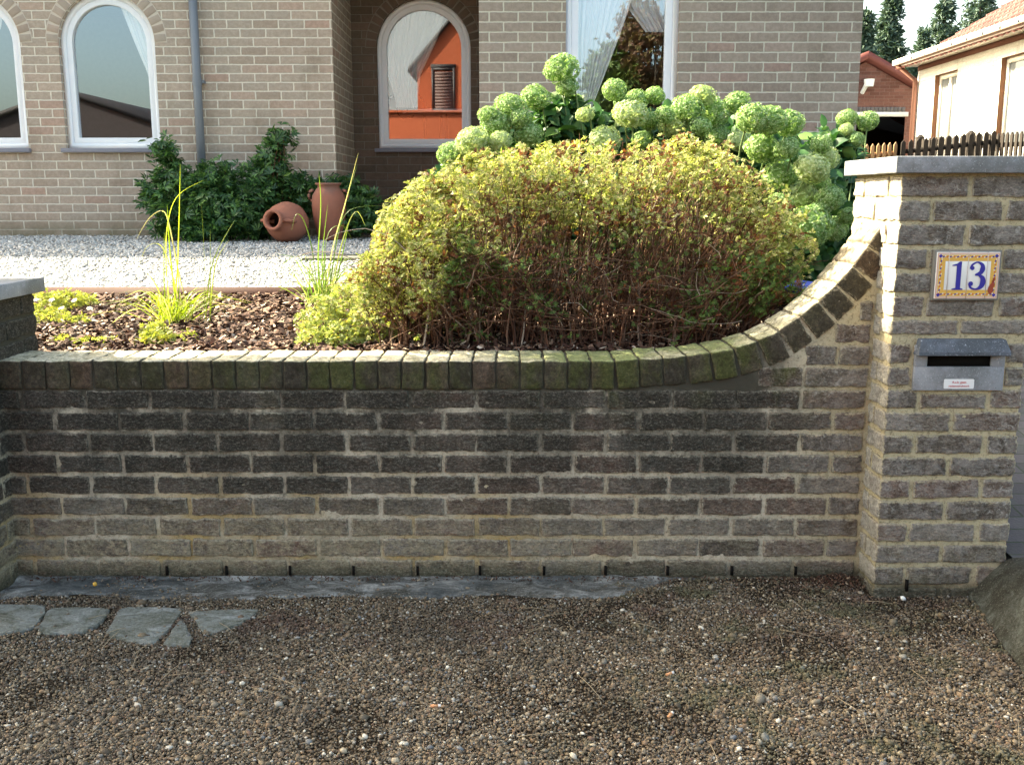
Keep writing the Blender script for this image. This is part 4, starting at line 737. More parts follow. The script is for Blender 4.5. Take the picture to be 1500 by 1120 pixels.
for nm,msk,st,tr in (('foliage',~isred&~isgrn,YEL,.5),('withered_leaves',isred,RED,.35),('green_shoots',isgrn,GRN,.4)):
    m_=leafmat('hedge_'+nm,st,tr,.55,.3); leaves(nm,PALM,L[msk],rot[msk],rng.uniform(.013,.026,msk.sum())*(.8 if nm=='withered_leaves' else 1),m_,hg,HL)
# --- generic bush
def bush(name,label,cat,blobs,nleaf,lsize,mat,stemmat,base,leafb=PALM,parent_loc=None,group=None,tilt=.7,up=(0,-.3,.8),stem_r=.004,flower=None):
    loc=tuple(base); o=thing(name,label,cat,group,loc); vol=np.array([b[3]*b[4]*b[5] for b in blobs])**.7; cnt=(nleaf*vol/vol.sum()).astype(int); P_=[]
    paths=[];
    for b,c_ in zip(blobs,cnt):
        d=rng.normal(size=(c_,3)); d/=np.linalg.norm(d,axis=1)[:,None]; r_=rng.uniform(.25,1,c_)**.45; q=np.array(b[:3])+d*np.array(b[3:6])*r_[:,None]; q=q+rng.normal(size=q.shape)*lsize*.4; nn=vnoise(q,max(b[3:6])*.45,int(b[0]*100)%97); q=q[nn>-.35]; P_.append(q)
        ns=max(4,int(c_/60)); e=np.array(b[:3])+ (lambda g:g/np.linalg.norm(g,axis=1)[:,None])(rng.normal(size=(ns,3)))*np.array(b[3:6])*.8; s0=np.array(base)+rng.normal(size=(ns,3))*np.array([.04,.03,0]); s0[:,0]+=(b[0]-base[0])*.5; s0[:,2]=base[2]; paths.append(lerp_paths(s0,e,7,.006))
    P_=np.concatenate(P_); P_=P_[P_[:,2]>base[2]-.01]; n_=len(P_); leaves('foliage',leafb,P_,rotmats(n_,up,tilt),rng.uniform(.65,1.15,n_)*lsize,mat,o,loc)
    S=np.concatenate(paths); fast_tubes('stems',S,rng.uniform(.6,1,len(S))[:,None]*stem_r*np.linspace(1,.4,7)[None],stemmat,o,loc,5)
    if flower is not None:
        fp,fs=flower
        for q in fp: fo=leaves('flower',PALMF,np.repeat(np.array([q]),2,0),rotmats(2,(-.1,-.5,.8),.15),np.array([fs,fs*.8]),M_WFL,o,loc)
    return o
PALMF=palm_leaf(7,2.6,.75); M_WFL=leafmat('white_petal',[(0,(.75,.75,.70)),(1,(.85,.85,.80))],.3); M_GST=simple('green_stem',(.10,.15,.05),.6,.3)
M_YG=leafmat('lime_leaf',[(0,(.22,.28,.05)),(.5,(.34,.40,.09)),(.85,(.50,.52,.18)),(1,(.48,.36,.05))],.45,.5,.3)
M_YG2=leafmat('variegated_leaf',[(0,(.20,.27,.06)),(.45,(.34,.42,.14)),(.8,(.55,.60,.32)),(1,(.62,.50,.10))],.45)
def bl(px_,py_,D,r,sy=1,sz=1): q=PD(px_,py_,D); return (q.x,q.y,q.z,r,r*sy,r*sz)
bush('lime_shrub','loose lime green shrub spilling from the left end of the hedge','shrub',[bl(470,470,4.05,.10),bl(515,445,4.15,.12),bl(560,410,4.25,.13),bl(500,495,3.95,.10,1,.7),bl(545,480,4.05,.12),bl(455,498,3.92,.06,1,.8),bl(590,370,4.3,.10)],5200,.020,M_YG2,M_STEM,PD(520,508,4.05))
gp=[('spreading lime green groundcover with white flowers in the far left of the bed',[bl(62,446,4.75,.11,1.2,.55),bl(98,440,4.9,.10,1,.45),bl(125,440,5.0,.06,1,.6),bl(70,470,4.5,.12,1,.4),bl(115,472,4.45,.06,1,.5)],1500,[PD(75,440,4.7),PD(110,440,4.8),PD(90,452,4.6),PD(52,440,4.6),PD(131,452,4.7)]),
('low groundcover plant with two white flowers near the left pillar',[bl(92,503,4.0,.05,1,.5),bl(130,506,3.95,.055,1,.5),bl(160,505,4.0,.04,1,.6)],420,[PD(97,500,3.97),PD(131,504,3.93)]),
('small lime green plant just right of the flowering groundcover, at the wall',[bl(215,500,3.98,.05,1,.6),bl(228,488,4.05,.055,1,.8),bl(240,500,3.98,.05,1,.6)],620,[]),
('tiny yellow green seedling beside the foot of the tall grass',[bl(275,497,4.05,.03,1,.8),bl(262,503,4.0,.03,1,.6)],160,[])]
for lab,bb,nl,fl in gp: bush('groundcover_plant',lab,'plant',bb,nl,.021,M_YG,M_GST,Vector((bb[0][0],bb[0][1],bed_z(bb[0][1])+.01)),group='small plants in the mulch bed',flower=([tuple(q) for q in fl],.020) if fl else None,stem_r=.0015)
# --- grasses
def blades(name,label,D,base,lines,nrand,mat,spread=.25,hmax=.35):
    q0=PD(base[0],base[1],D); bz=float(bed_z(D))+.005; loc=(q0.x,D,bz); o=thing(name,label,'grass','tall grass tufts in the mulch bed',loc)
    V=[];F=[]
    def blade(pts,w):
        pts=[Vector(p) for p in pts]; k=len(pts); fine=[]
        for i in range(k-1):
            for s in range(5):
                f=s/5; p0,p1,p2,p3=pts[max(i-1,0)],pts[i],pts[i+1],pts[min(i+2,k-1)]; fine.append(.5*((2*p1)+(-p0+p2)*f+(2*p0-5*p1+4*p2-p3)*f*f+(-p0+3*p1-3*p2+p3)*f**3))
        fine.append(pts[-1]); n=len(fine); b=len(V); tw=random.uniform(-.8,.8); side=Vector((math.cos(tw),math.sin(tw),0))
        for i,p in enumerate(fine):
            ww=w*(1-.92*(i/(n-1))**2.2)*(.6+.4*min(1,i/3)); t_=(fine[min(i+1,n-1)]-fine[max(i-1,0)]).normalized(); s_=(side-t_*side.dot(t_)).normalized(); nn=t_.cross(s_)
            V.extend([p-s_*ww,p+nn*ww*.45,p+s_*ww])
        for i in range(n-1):
            a=b+i*3; F.extend([(a,a+1,a+4,a+3),(a+1,a+2,a+5,a+4)])
    for ln in lines:
        dd=random.uniform(-.08,.08); k=len(ln); blade([PD(a,b_,D+dd*i/(k-1)) if i else Vector((PD(a,b_,D).x,D+random.uniform(-.03,.03),bz)) for i,(a,b_) in enumerate(ln)],random.uniform(.0024,.0040))
    for i in range(nrand):
        a=random.uniform(0,2*math.pi); r_=random.uniform(.02,.16)*spread/.25; h=random.uniform(.08,hmax); b0=Vector((q0.x+random.gauss(0,.035),D+random.gauss(0,.03),bz)); e=b0+Vector((math.cos(a)*r_,math.sin(a)*r_*.6,h)); m_=b0.lerp(e,.55)+Vector((0,0,h*.16)); tip=e+Vector((math.cos(a)*r_*.6,math.sin(a)*r_*.3,-h*random.uniform(-.1,.35))); blade([b0,m_,e,tip],random.uniform(.0010,.0026))
    v=np.array([tuple(p) for p in V])-np.array(loc); link('blades',mesh('blades',v,np.array(F),mat,True),o); return o
M_GB=leafmat('grass_blade',[(0,(.22,.34,.03)),(.6,(.33,.42,.05)),(.85,(.42,.46,.14)),(1,(.65,.60,.36))],.5,.4,.4); M_GB2=leafmat('dark_grass_blade',[(0,(.10,.20,.04)),(.6,(.18,.30,.06)),(.85,(.34,.40,.14)),(1,(.60,.56,.36))],.5,.4,.4)
blades('grass_tuft','tall yellow green grass tuft in the middle of the mulch bed',4.45,(255,480),[[(250,484),(258,420),(262,330),(264,242)],[(285,486),(262,400),(248,330),(238,309),(218,320),(200,350)],[(250,470),(243,380),(247,320),(262,285),(298,264)],[(262,478),(250,380),(245,300)],[(300,480),(300,400),(295,296)],[(306,482),(308,410),(308,336)],[(298,484),(308,400),(322,360),(344,322)],[(305,480),(315,390),(335,352)],[(240,470),(240,390),(241,340)],[(245,480),(225,430),(200,435),(150,447)],[(240,478),(220,455),(190,455),(162,475)],[(250,485),(230,420),(212,396)],[(258,470),(262,420),(256,360)],[(270,486),(252,400),(236,360),(215,362),(203,392)]],120,M_GB,.36,.17)
blades('grass_tuft','tall dark green grass tuft beside the lime shrub near the gravel',5.15,(470,436),[[(470,436),(466,380),(470,300),(467,254)],[(476,438),(486,370),(505,300),(525,224)],[(480,438),(492,360),(508,290),(524,240)],[(468,438),(458,370),(446,325),(434,314),(427,338)],[(478,436),(490,370),(500,325),(518,305),(562,301)],[(482,436),(500,360),(520,310),(535,330)],[(474,436),(472,380),(480,300)],[(465,438),(455,400),(445,388)],[(484,436),(500,380),(512,320)],[(474,438),(478,350),(500,330),(515,350)]],90,M_GB2,.34,.26)
# --- shrubs by the house
M_DG=leafmat('glossy_evergreen',[(0,(.025,.08,.03)),(.4,(.05,.13,.045)),(.75,(.09,.21,.06)),(1,(.17,.32,.09))],.35,.4,.5)
bush('evergreen_shrub','dark evergreen shrub under the arched window with a tall left shoot','shrub',[bl(262,300,8.75,.24,.8,1),bl(300,300,8.7,.26,.8,1),bl(240,222,8.8,.09,1,1.1),bl(252,255,8.8,.12,1,1.3),bl(230,285,8.8,.12,1,1),bl(320,262,8.8,.17,.8,.8),bl(300,330,8.6,.22,.8,.6),bl(345,325,8.6,.2,.8,.7),bl(255,335,8.7,.16,.8,.5)],2500,.085,M_DG,M_STEM,PD(290,346,8.8),stem_r=.008)
bush('evergreen_shrub','dark evergreen shrub behind the amphora with one tall leafy shoot','shrub',[bl(365,300,8.85,.2,.8,1),bl(392,285,8.9,.16,.7,1),bl(405,215,8.95,.09,.8,.9),bl(415,200,8.95,.06,.8,.8),bl(395,240,8.95,.10,.8,1),bl(372,255,8.9,.09,.8,.8),bl(375,330,8.7,.16,.8,.6),bl(440,290,8.95,.17,.6,1),bl(412,265,8.95,.12,.6,1)],1900,.085,M_DG,M_STEM,PD(385,346,8.9),stem_r=.008)
bush('evergreen_shrub','low dark shrub in the porch recess right of the tall jar','shrub',[bl(500,285,9.1,.14,.6,1),bl(525,300,9.0,.16,.7,.8),bl(520,325,8.9,.17,.7,.6),bl(470,285,9.08,.14,.4,.9),bl(550,330,8.9,.09,.7,.5)],1500,.078,M_DG,M_STEM,PD(515,342,9.0),stem_r=.006)
# --- hydrangea
hyd=thing('hydrangea_bush','large hydrangea with round pale green flower heads behind the hedge','hydrangea',loc=(.9,5.4,.85)); YL_=(.9,5.4,.85)
M_HL=leafmat('hydrangea_leaf',[(0,(.018,.065,.022)),(.5,(.035,.11,.035)),(.85,(.07,.17,.05)),(1,(.15,.26,.06))],.3,.5,.35)
HLEAF=(np.array([(0,0,0),(-.28,.22,.05),(-.34,.5,.09),(-.2,.8,.05),(0,1,-.10),(.2,.8,.05),(.34,.5,.09),(.28,.22,.05),(0,.5,-.01)]),np.array([(0,8,1),(1,8,2),(2,8,3),(3,8,4),(4,8,5),(5,8,6),(6,8,7),(7,8,0)]))
hb=[bl(740,205,5.6,.20),bl(790,215,5.5,.25),bl(850,200,5.6,.28,1,.8),bl(920,210,5.5,.3,1,.8),bl(1000,205,5.5,.3,1,.7),bl(1080,225,5.4,.3,1,.8),bl(1150,260,5.2,.3),bl(1190,300,5.1,.24),bl(1225,330,5.0,.20),bl(1238,235,5.9,.2,1,1.3),bl(1235,290,5.6,.22,1,1.2),bl(1170,400,4.9,.3,1,.9),bl(1050,330,5.1,.35),bl(900,330,5.2,.4),bl(750,330,5.2,.35),bl(680,260,5.4,.2),bl(1210,390,5.0,.18),bl(1255,215,6.2,.09,1,1.2),bl(848,160,5.45,.08),bl(838,150,5.4,.09,1,1.4),bl(815,160,5.3,.10),bl(1250,205,5.65,.09,1,1.1),bl(1232,215,5.6,.10),bl(1012,190,5.2,.16,.6,.6),bl(1090,200,5.2,.14,.6,.6),bl(1195,250,4.85,.16,.6,1),bl(1220,290,4.85,.14,.6,1),bl(1160,230,5.0,.16,.6,1)]
P_=[]
for b in hb:
    c_=int(2300*(b[3]*b[4]*b[5])**.62*4); d=rng.normal(size=(c_,3)); d/=np.linalg.norm(d,axis=1)[:,None]; P_.append(np.array(b[:3])+d*np.array(b[3:6])*(rng.uniform(.1,1,c_)**.4)[:,None])
P_=np.concatenate(P_); P_[:,1]+=.32; P_[:,2]-=.05; P_=P_[P_[:,2]>.84]; leaves('foliage',HLEAF,P_,rotmats(len(P_),(-.1,-.45,.8),.5),rng.uniform(.055,.12,len(P_)),M_HL,hyd,YL_)
balls=[(823,101,20),(831,127,13),(748,158,20),(728,182,19),(785,143,19),(762,175,15),(775,198,19),(692,206,20),(663,226,17),(678,220,14),(733,206,15),(706,217,15),(900,132,15),(932,147,17),(960,140,13),(924,166,21),(951,178,14),(886,206,22),(857,168,11),(986,183,19),(974,168,13),(1008,160,20),(1042,166,21),(1029,140,16),(1026,186,15),(1050,200,18),(1080,151,16),(1103,174,21),(1127,176,21),(1156,181,18),(1084,206,15),(1117,217,20),(1153,218,15),(1143,257,21),(1190,247,23),(1203,211,13),(1210,232,16),(1143,298,15),(1178,284,20),(1216,290,17),(1196,270,18),(1184,332,27),(1222,335,16),(1242,316,13),(1241,174,14),(1271,177,13),(1254,205,11),(1200,308,15),(940,205,13),(1240,190,9),(912,150,12),(716,170,14)]
M_HF=leafmat('hydrangea_floret',[(0,(.15,.27,.08)),(.35,(.25,.41,.15)),(.75,(.37,.53,.25)),(1,(.57,.67,.45))],.35,.6,.2)
M_HF2=leafmat('pale_hydrangea_floret',[(0,(.34,.45,.20)),(.5,(.46,.57,.30)),(1,(.62,.70,.48))],.35,.6,.2)
FL=[];FF=[]
for k in range(4):
    a=k*math.pi/2; c_,s_=math.cos(a),math.sin(a); b=len(FL)
    for x,y_,z_ in ((0,0,0),(-.33,.5,.12),(0,.85,.26),(.33,.5,.12)): FL.append((x*c_-y_*s_,x*s_+y_*c_,z_))
    FF+=[(b,b+3,b+2),(b,b+2,b+1)]
FLOR=(np.array(FL),np.array(FF)); heads=[]
for j in range(5):
    n_=560; d=rng.normal(size=(n_,3)); d/=np.linalg.norm(d,axis=1)[:,None]; lump=1+.10*vnoise(d,.55,50+j)+.06*vnoise(d,.2,60+j)+rng.normal(size=n_)*.035; nrm=d+rng.normal(size=(n_,3))*.25; nrm/=np.linalg.norm(nrm,axis=1)[:,None]; a=rng.normal(size=(n_,3)); x_=np.cross(a,nrm); x_/=np.linalg.norm(x_,axis=1)[:,None]; rt=np.stack([x_,np.cross(nrm,x_),nrm],2)
    w,f=scatter(*FLOR,d*(lump*.90)[:,None]*np.array([1,1,.9]),rt,rng.uniform(.105,.155,n_)); 
    iv,if_=ICO; w2=iv*.80; f=np.concatenate([f,if_+len(w)]); w=np.concatenate([w,w2])
    heads.append((mesh('flower_head',w,f,M_HF),mesh('flower_head',w,f,M_HF2)))
paths=[]
for j,(bx,by,br) in enumerate(balls):
    D=5.35 if bx<1100 else 4.82
    if by<160: D=5.45
    if (bx,by) in ((823,101),(831,127)): D=5.7
    if bx>1235 and by<220: D=6.0
    D+=random.uniform(-.12,.12); q=PD(bx,by,D); rr=br/FPX*D*(1.2 if bx<1100 else 1.22)*random.uniform(.92,1.1); pale=(by==206 and br>=15) or random.random()<.12
    o=link('flower_head',heads[j%5][1 if pale else 0],hyd); o.location=q-Vector(YL_); o.scale=(rr*random.uniform(.95,1.08),rr,rr*random.uniform(.86,1.0)); o.rotation_euler=(random.uniform(-.3,.3),random.uniform(-.3,.3),random.uniform(0,6))
    b0=np.array([q.x*.75+.22+random.uniform(-.1,.1),5.4+random.uniform(-.15,.2),.85]); paths.append([b0,np.array(q)])
pa=np.array(paths); fast_tubes('stems',lerp_paths(pa[:,0],pa[:,1],8,.008),np.full((len(pa),8),.0045),M_GST,hyd,YL_,5)
# ------------------------------------------------------------ neighbour's house, garage, fences
M_CREAM=house_brick('cream_painted_brick',[(0,(.80,.79,.76)),(1,(.86,.85,.82))],(.78,.77,.73),worn=.2)
XN=8.5; def_y=lambda px_,py_:PX(px_,py_,XN).y
yf=def_y(1342,150); ezn=PX(1350.7,87,XN).z; NB=thing('neighbour_house','sunlit cream house with red tiled roof at the right edge','house',loc=(XN+3,(yf+9)/2+0,ZG)); NO=tuple(NB.location); yn0=8.0
wa=(def_y(1368,140),def_y(1400,140)); wb=(def_y(1463,140),def_y(1463,140)-2.2); zt1=PX(1384,107,XN).z; zt2=PX(1480,82,XN).z; zb1=zt1-1.5
mb=MB(NO); 
def sidewall(mb,x,ya,yb_,z0,z1,ops,dep=.15):
    ys=sorted({ya,yb_}|{q for o_ in ops for q in o_[:2]})
    for a,b in zip(ys[:-1],ys[1:]):
        m_=(a+b)/2; o_=next((o for o in ops if o[0]<m_<o[1]),None)
        if o_ is None: mb.add([(x,b,z0),(x,a,z0),(x,a,z1),(x,b,z1)],[(0,1,2,3)])
        else: mb.add([(x,b,z0),(x,a,z0),(x,a,o_[2]),(x,b,o_[2])],[(0,1,2,3)]); mb.add([(x,b,o_[3]),(x,a,o_[3]),(x,a,z1),(x,b,z1)],[(0,1,2,3)])
OPS=[(wa[1],wa[0],zb1,zt1),(wb[1],wb[0],zb1-.1,zt2)]
sidewall(mb,XN,yn0,yf,ZG-1,ezn,OPS); mb.add([(XN,yn0,ZG-1),(XN+7,yn0,ZG-1),(XN+7,yn0,ezn),(XN+3.5,yn0,ezn+2.1),(XN,yn0,ezn)],[(0,1,2,3,4)]); mb.add([(XN+7,yf,ZG-1),(XN,yf,ZG-1),(XN,yf,ezn),(XN+3.5,yf,ezn+2.1),(XN+7,yf,ezn)],[(0,1,2,3,4)]); mb.add([(XN+7,yn0,ZG-1),(XN+7,yf,ZG-1),(XN+7,yf,ezn),(XN+7,yn0,ezn)],[(0,1,2,3)]); mb.build('wall',M_CREAM,NB)
M_REV=simple('orange_reveal_brick',(.25,.125,.075),.9,.2,.2,30)
for o_ in OPS:
    a,b,z0,z1=o_; mb=MB(NO); d=.16; x=XN
    for q in (((x,a,z0),(x+d,a,z0),(x+d,a,z1),(x,a,z1)),((x,b,z0),(x,b,z1),(x+d,b,z1),(x+d,b,z0)),((x,a,z1),(x+d,a,z1),(x+d,b,z1),(x,b,z1)),((x,a,z0),(x,b,z0),(x+d,b,z0),(x+d,a,z0))): mb.add(q,[(0,1,2,3)])
    rv=mb.build('reveal',M_REV,NB); mb=MB(NO)
    for y0_,y1_,q0,q1 in ((a,a+.08,z0,z1),(b-.08,b,z0,z1),(a+.08,b-.08,z0,z0+.09),(a+.08,b-.08,z1-.09,z1),((a+b)/2-.05,(a+b)/2+.05,z0+.09,z1-.09)): mb.box((x+.09,y0_,q0),(x+.15,y1_,q1))
    w_=mb.build('window',simple('cream_frame',(.75,.72,.64),.5),NB); mb=MB(NO); mb.add([(x+.125,b,z0),(x+.125,a,z0),(x+.125,a,z1),(x+.125,b,z1)],[(0,1,2,3)]); mb.build('pane',simple('net_curtained_glass',(.16,.18,.19),.1,.8,.05),w_)
# tiled roof
t=NT('red_clay_pantile'); p=t.pos(); x,y,z=t.sep(p); wv=t.math('SINE',t.math('MULTIPLY',y,31.4)); rw=t.math('FRACT',t.math('MULTIPLY',x,3.3)); nn=t.noise(p,5,5); c=t.mix(nn,(.10,.030,.026),(.16,.052,.044)); cr=t.n('CombineXYZ'); t.set(cr.inputs[0],t.math('FLOOR',t.math('MULTIPLY',y,5))); t.set(cr.inputs[1],t.math('FLOOR',t.math('MULTIPLY',x,3.3))); wn=t.n('TexWhiteNoise'); t.l(cr.outputs[0],wn.inputs[0]); c=t.mix(t.math('MULTIPLY',wn.outputs[0],.4),c,(.27,.14,.12)); t.col(c,.7,.3); t.bump(t.math('ADD',t.math('MULTIPLY',wv,.5),t.math('MULTIPLY',rw,-.8)),1,.06); M_TILE=t.m
mb=MB(NO); s_=2.1/3.5; e0=.45; nst=26; Vv=[];Ff=[]
ysn=np.linspace(yn0-.2,yf+.12,240)
for side in (1,-1):
    xs_=[]; 
    for k in range(13):
        for o2 in (0,.999): xs_.append((k+o2)*(3.5+e0)/13)
    G=[]
    for j,u_ in enumerate(xs_):
        k=min(12,int(u_/((3.5+e0)/13)+1e-6)) ; lift=.035*(1-(u_/((3.5+e0)/13)-k))
        xx=(XN-e0+u_) if side==1 else (XN+7+e0-u_); zz=ezn-.05+(u_-e0)*s_+.10+lift
        G.append([(xx,yy,zz+.018*math.sin(yy*31.4)) for yy in ysn])
    G=np.array(G); nj,ni=G.shape[:2]; idx=lambda j,i:j*ni+i; mb.add(G.reshape(-1,3),[(idx(j,i),idx(j,i+1),idx(j+1,i+1),idx(j+1,i)) if side==-1 else (idx(j,i),idx(j+1,i),idx(j+1,i+1),idx(j,i+1)) for j in range(nj-1) for i in range(ni-1)])
rf=mb.build('roof',M_TILE,NB,True)
mb=MB(NO); mb.box((XN-e0-.06,yn0-.2,ezn-.10),(XN-e0+.06,yf+.12,ezn-.0)); mb.box((XN-e0+.06,yn0-.2,ezn-.12),(XN+.02,yf+.12,ezn-.06)); mb.build('gutter',simple('cream_gutter',(.72,.66,.58),.5),NB)
mb=MB(NO); mb.box((XN-.012,yn0,ezn-.22),(XN-.001,yf,ezn-.121)); mb.build('fascia_band',simple('red_brown_band',(.25,.10,.07),.8),NB)
for y_ in np.arange(yn0,yf,.62): mb=MB(NO); mb.box((XN-e0-.075,y_,ezn-.09),(XN-e0-.055,y_+.035,ezn-.01)); mb.build('gutter_bracket',M_PIPE,NB)
mb=MB(NO); mb.tube([(XN-e0+.0,yf+.0,ezn-.1),(XN-.06,yf-.04,ezn-.42),(XN-.06,yf-.04,ZG-.5)],.05,10); mb.build('downpipe',simple('brown_pipe',(.22,.10,.07),.6),NB,True)
# garage
DG=24.0; ap=PD(1268,91,DG); rt=PD(1338,131,DG); gsl=(ap.z-rt.z)/(rt.x-ap.x); gz0=ZG-.8; hwid=3.0
GR=thing('brick_garage','small red brick garage with a dark open doorway beyond the driveway','garage',loc=(ap.x,DG,ZG)); GO=tuple(GR.location)
dl_=PD(1255,171,DG).x-.6; dr_=PD(1326,171,DG).x; dz_=PD(1300,171,DG).z
M_RB=house_brick('red_garage_brick',[(0,(.15,.068,.055)),(.5,(.19,.09,.072)),(1,(.23,.11,.09))],(.21,.14,.12))
mb=MB(GO); zE=ap.z-gsl*hwid
for a,b in ((ap.x-hwid,dl_),(dl_,dr_),(dr_,ap.x+hwid)):
    zz0=gz0 if (a,b)!=(dl_,dr_) else dz_
    xs_=sorted({a,b}|({ap.x} if a<ap.x<b else set())); mb.add([(x,DG,zz0) for x in (a,b)]+[(x,DG,ap.z-gsl*abs(x-ap.x)) for x in xs_[::-1]],[tuple(range(2+len(xs_)))])
mb.add([(ap.x+hwid,DG,gz0),(ap.x+hwid,DG+6,gz0),(ap.x+hwid,DG+6,zE),(ap.x+hwid,DG,zE)],[(0,1,2,3)]); mb.add([(ap.x-hwid,DG+6,gz0),(ap.x-hwid,DG,gz0),(ap.x-hwid,DG,zE),(ap.x-hwid,DG+6,zE)],[(0,1,2,3)]); mb.add([(ap.x+hwid,DG+6,gz0),(ap.x-hwid,DG+6,gz0),(ap.x-hwid,DG+6,zE),(ap.x,DG+6,ap.z),(ap.x+hwid,DG+6,zE)],[(0,1,2,3,4)]); mb.build('wall',M_RB,GR)
mb=MB(GO)
for sg in (-1,1):
    e=ap.x+sg*(hwid+.2); ze=ap.z-gsl*(hwid+.2); V=[(ap.x,DG-.18,ap.z+.05),(e,DG-.18,ze+.05),(e,DG+6.1,ze+.05),(ap.x,DG+6.1,ap.z+.05),(ap.x,DG-.18,ap.z+.22),(e,DG-.18,ze+.22),(e,DG+6.1,ze+.22),(ap.x,DG+6.1,ap.z+.22)]; mb.add(V,[(0,1,2,3),(4,7,6,5),(0,4,5,1),(1,5,6,2),(2,6,7,3)])
mb.build('roof',simple('red_verge_tile',(.16,.045,.036),.6,.4,.2,6),GR)
mb=MB(GO); mb.box((dl_,DG-.05,dz_),(dr_+.05,DG+.04,dz_+.10)); mb.build('lintel',simple('white_beam',(.75,.75,.75)),GR)
mb=MB(GO); zp=PD(1300,157,DG).z
for k in range(int((dr_-dl_)/.09)): mb.box((dl_+k*.09,DG-.03,dz_+.101),(dl_+k*.09+.078,DG+.01,zp))
mb.build('slatted_panel',simple('grey_boards',(.13,.12,.12),.8),GR)
mb=MB(GO); mb.box((ap.x-hwid+.1,DG+3.6,gz0),(ap.x+hwid-.1,DG+3.7,dz_+.3)); mb.build('shade_panel',simple('painted_doorway_shade',(.03,.028,.028)),GR)  # dark panel added inside to paint the doorway's shade
mb=MB(GO); mb.box((dl_+.9,DG+3,gz0),(dl_+1.6,DG+3.4,dz_-.8)); mb.build('stored_cabinet',simple('grey_cabinet',(.18,.18,.19)),GR)
q=PD(1272,122,DG-.15); mb=MB(GO); mb.tube([(q.x,DG-.2,q.z-.08),(q.x,DG-.2,q.z+.08)],[.10,.12],12); mb.tube([(q.x-.08,DG+.0,q.z-.2),(q.x-.05,DG-.15,q.z-.05)],.05,8); mb.build('wall_lamp',simple('white_lamp',(.75,.78,.78),.3),GR)
# fences
def pickets(name,label,pts,mat,hgt,pitch,wd,round_top=True,group='picket fences beyond the driveway',posts=()):
    a,b=pts; L_=(b-a).length; d=(b-a).normalized(); n=int(L_/pitch); o=thing(name,label,'fence',group,tuple(a)); A_=Vector(a); nrm=Vector((-d.y,d.x,0))*.012
    for k in range(n+1):
        p=a+d*(k*pitch); mb=MB(tuple(a)); q0,q1=p-d*wd/2,p+d*wd/2; h=hgt
        V=[]
        for sgn in (-1,1): V+= [q0+nrm*sgn,q1+nrm*sgn,q1+nrm*sgn+Vector((0,0,h-.04)),(q0+q1)/2+nrm*sgn+Vector((0,0,h)),q0+nrm*sgn+Vector((0,0,h-.04))]
        mb.add(V,[(0,1,2,3,4),(9,8,7,6,5)]+[(i,5+i,5+(i+1)%5,(i+1)%5) for i in range(5)]); mb.build('picket',mat,o)
    for zr in (hgt*.22,hgt*.72):
        mb=MB(tuple(a)); w_=Vector((-d.y,d.x,0))*.02; off=w_*1.61; V=[a+off-w_*.98+Vector((0,0,zr)),b+off-w_*.98+Vector((0,0,zr)),b+off+w_+Vector((0,0,zr)),a+off+w_+Vector((0,0,zr))]; V+=[v+Vector((0,0,.07)) for v in V]; mb.add(V,[(0,3,2,1),(4,5,6,7),(0,1,5,4),(1,2,6,5),(2,3,7,6),(3,0,4,7)]); mb.build('rail',mat,o)
    for t_ in posts:
        p=a.lerp(b,t_); mb=MB(tuple(a)); mb.tube([p+Vector((0,0,-.5)),p+Vector((0,0,hgt+.02)),p+Vector((0,0,hgt+.07))],[.075,.075,.02],12); mb.build('post',mat,o)
    return o
M_DKF=simple('dark_stained_wood',(.035,.028,.024),.8,.2,.2,8); M_LTF=simple('light_brown_wood',(.42,.24,.12),.7,.3,.15,8)
def bankz(x,y): return .9
fa=PX(1348,203,7.2); fb=PX(1520,193,7.2); hp_=.75
a=Vector((7.2,fa.y,fa.z-hp_)); b=Vector((7.2,fb.y-1.5,fb.z-hp_-.02)); pickets('picket_fence','dark brown picket fence on the bank beside the cream house',(a,b),M_DKF,hp_,.14,.075,posts=(0.0,.36,.95))
a2=PD(1262,212,15.5); b2=PD(1315,208,15.5); a2=Vector((a2.x,15.5,a2.z-.7)); b2=Vector((b2.x,15.5,b2.z-.7)); pickets('picket_fence','light brown picket fence standing in front of the garage doorway',(a2,b2),M_LTF,.7,.085,.05)
a3=Vector((b2.x+.05,15.4,b2.z)); b3=Vector((7.2,15.35,a.z)); pickets('picket_fence','short dark picket section linking the light fence to the long dark one',(a3,b3),M_DKF,.72,.11,.065)
tag(grid('bank',np.linspace(5.6,40,30),np.linspace(6.5,40,40),lambda X,Y:.6+ss(X,5.6,7.0)*(min(a.z,b.z)-.6-.02)+.01*n2(X,Y,.6,3),M_GRASS),kind='structure')
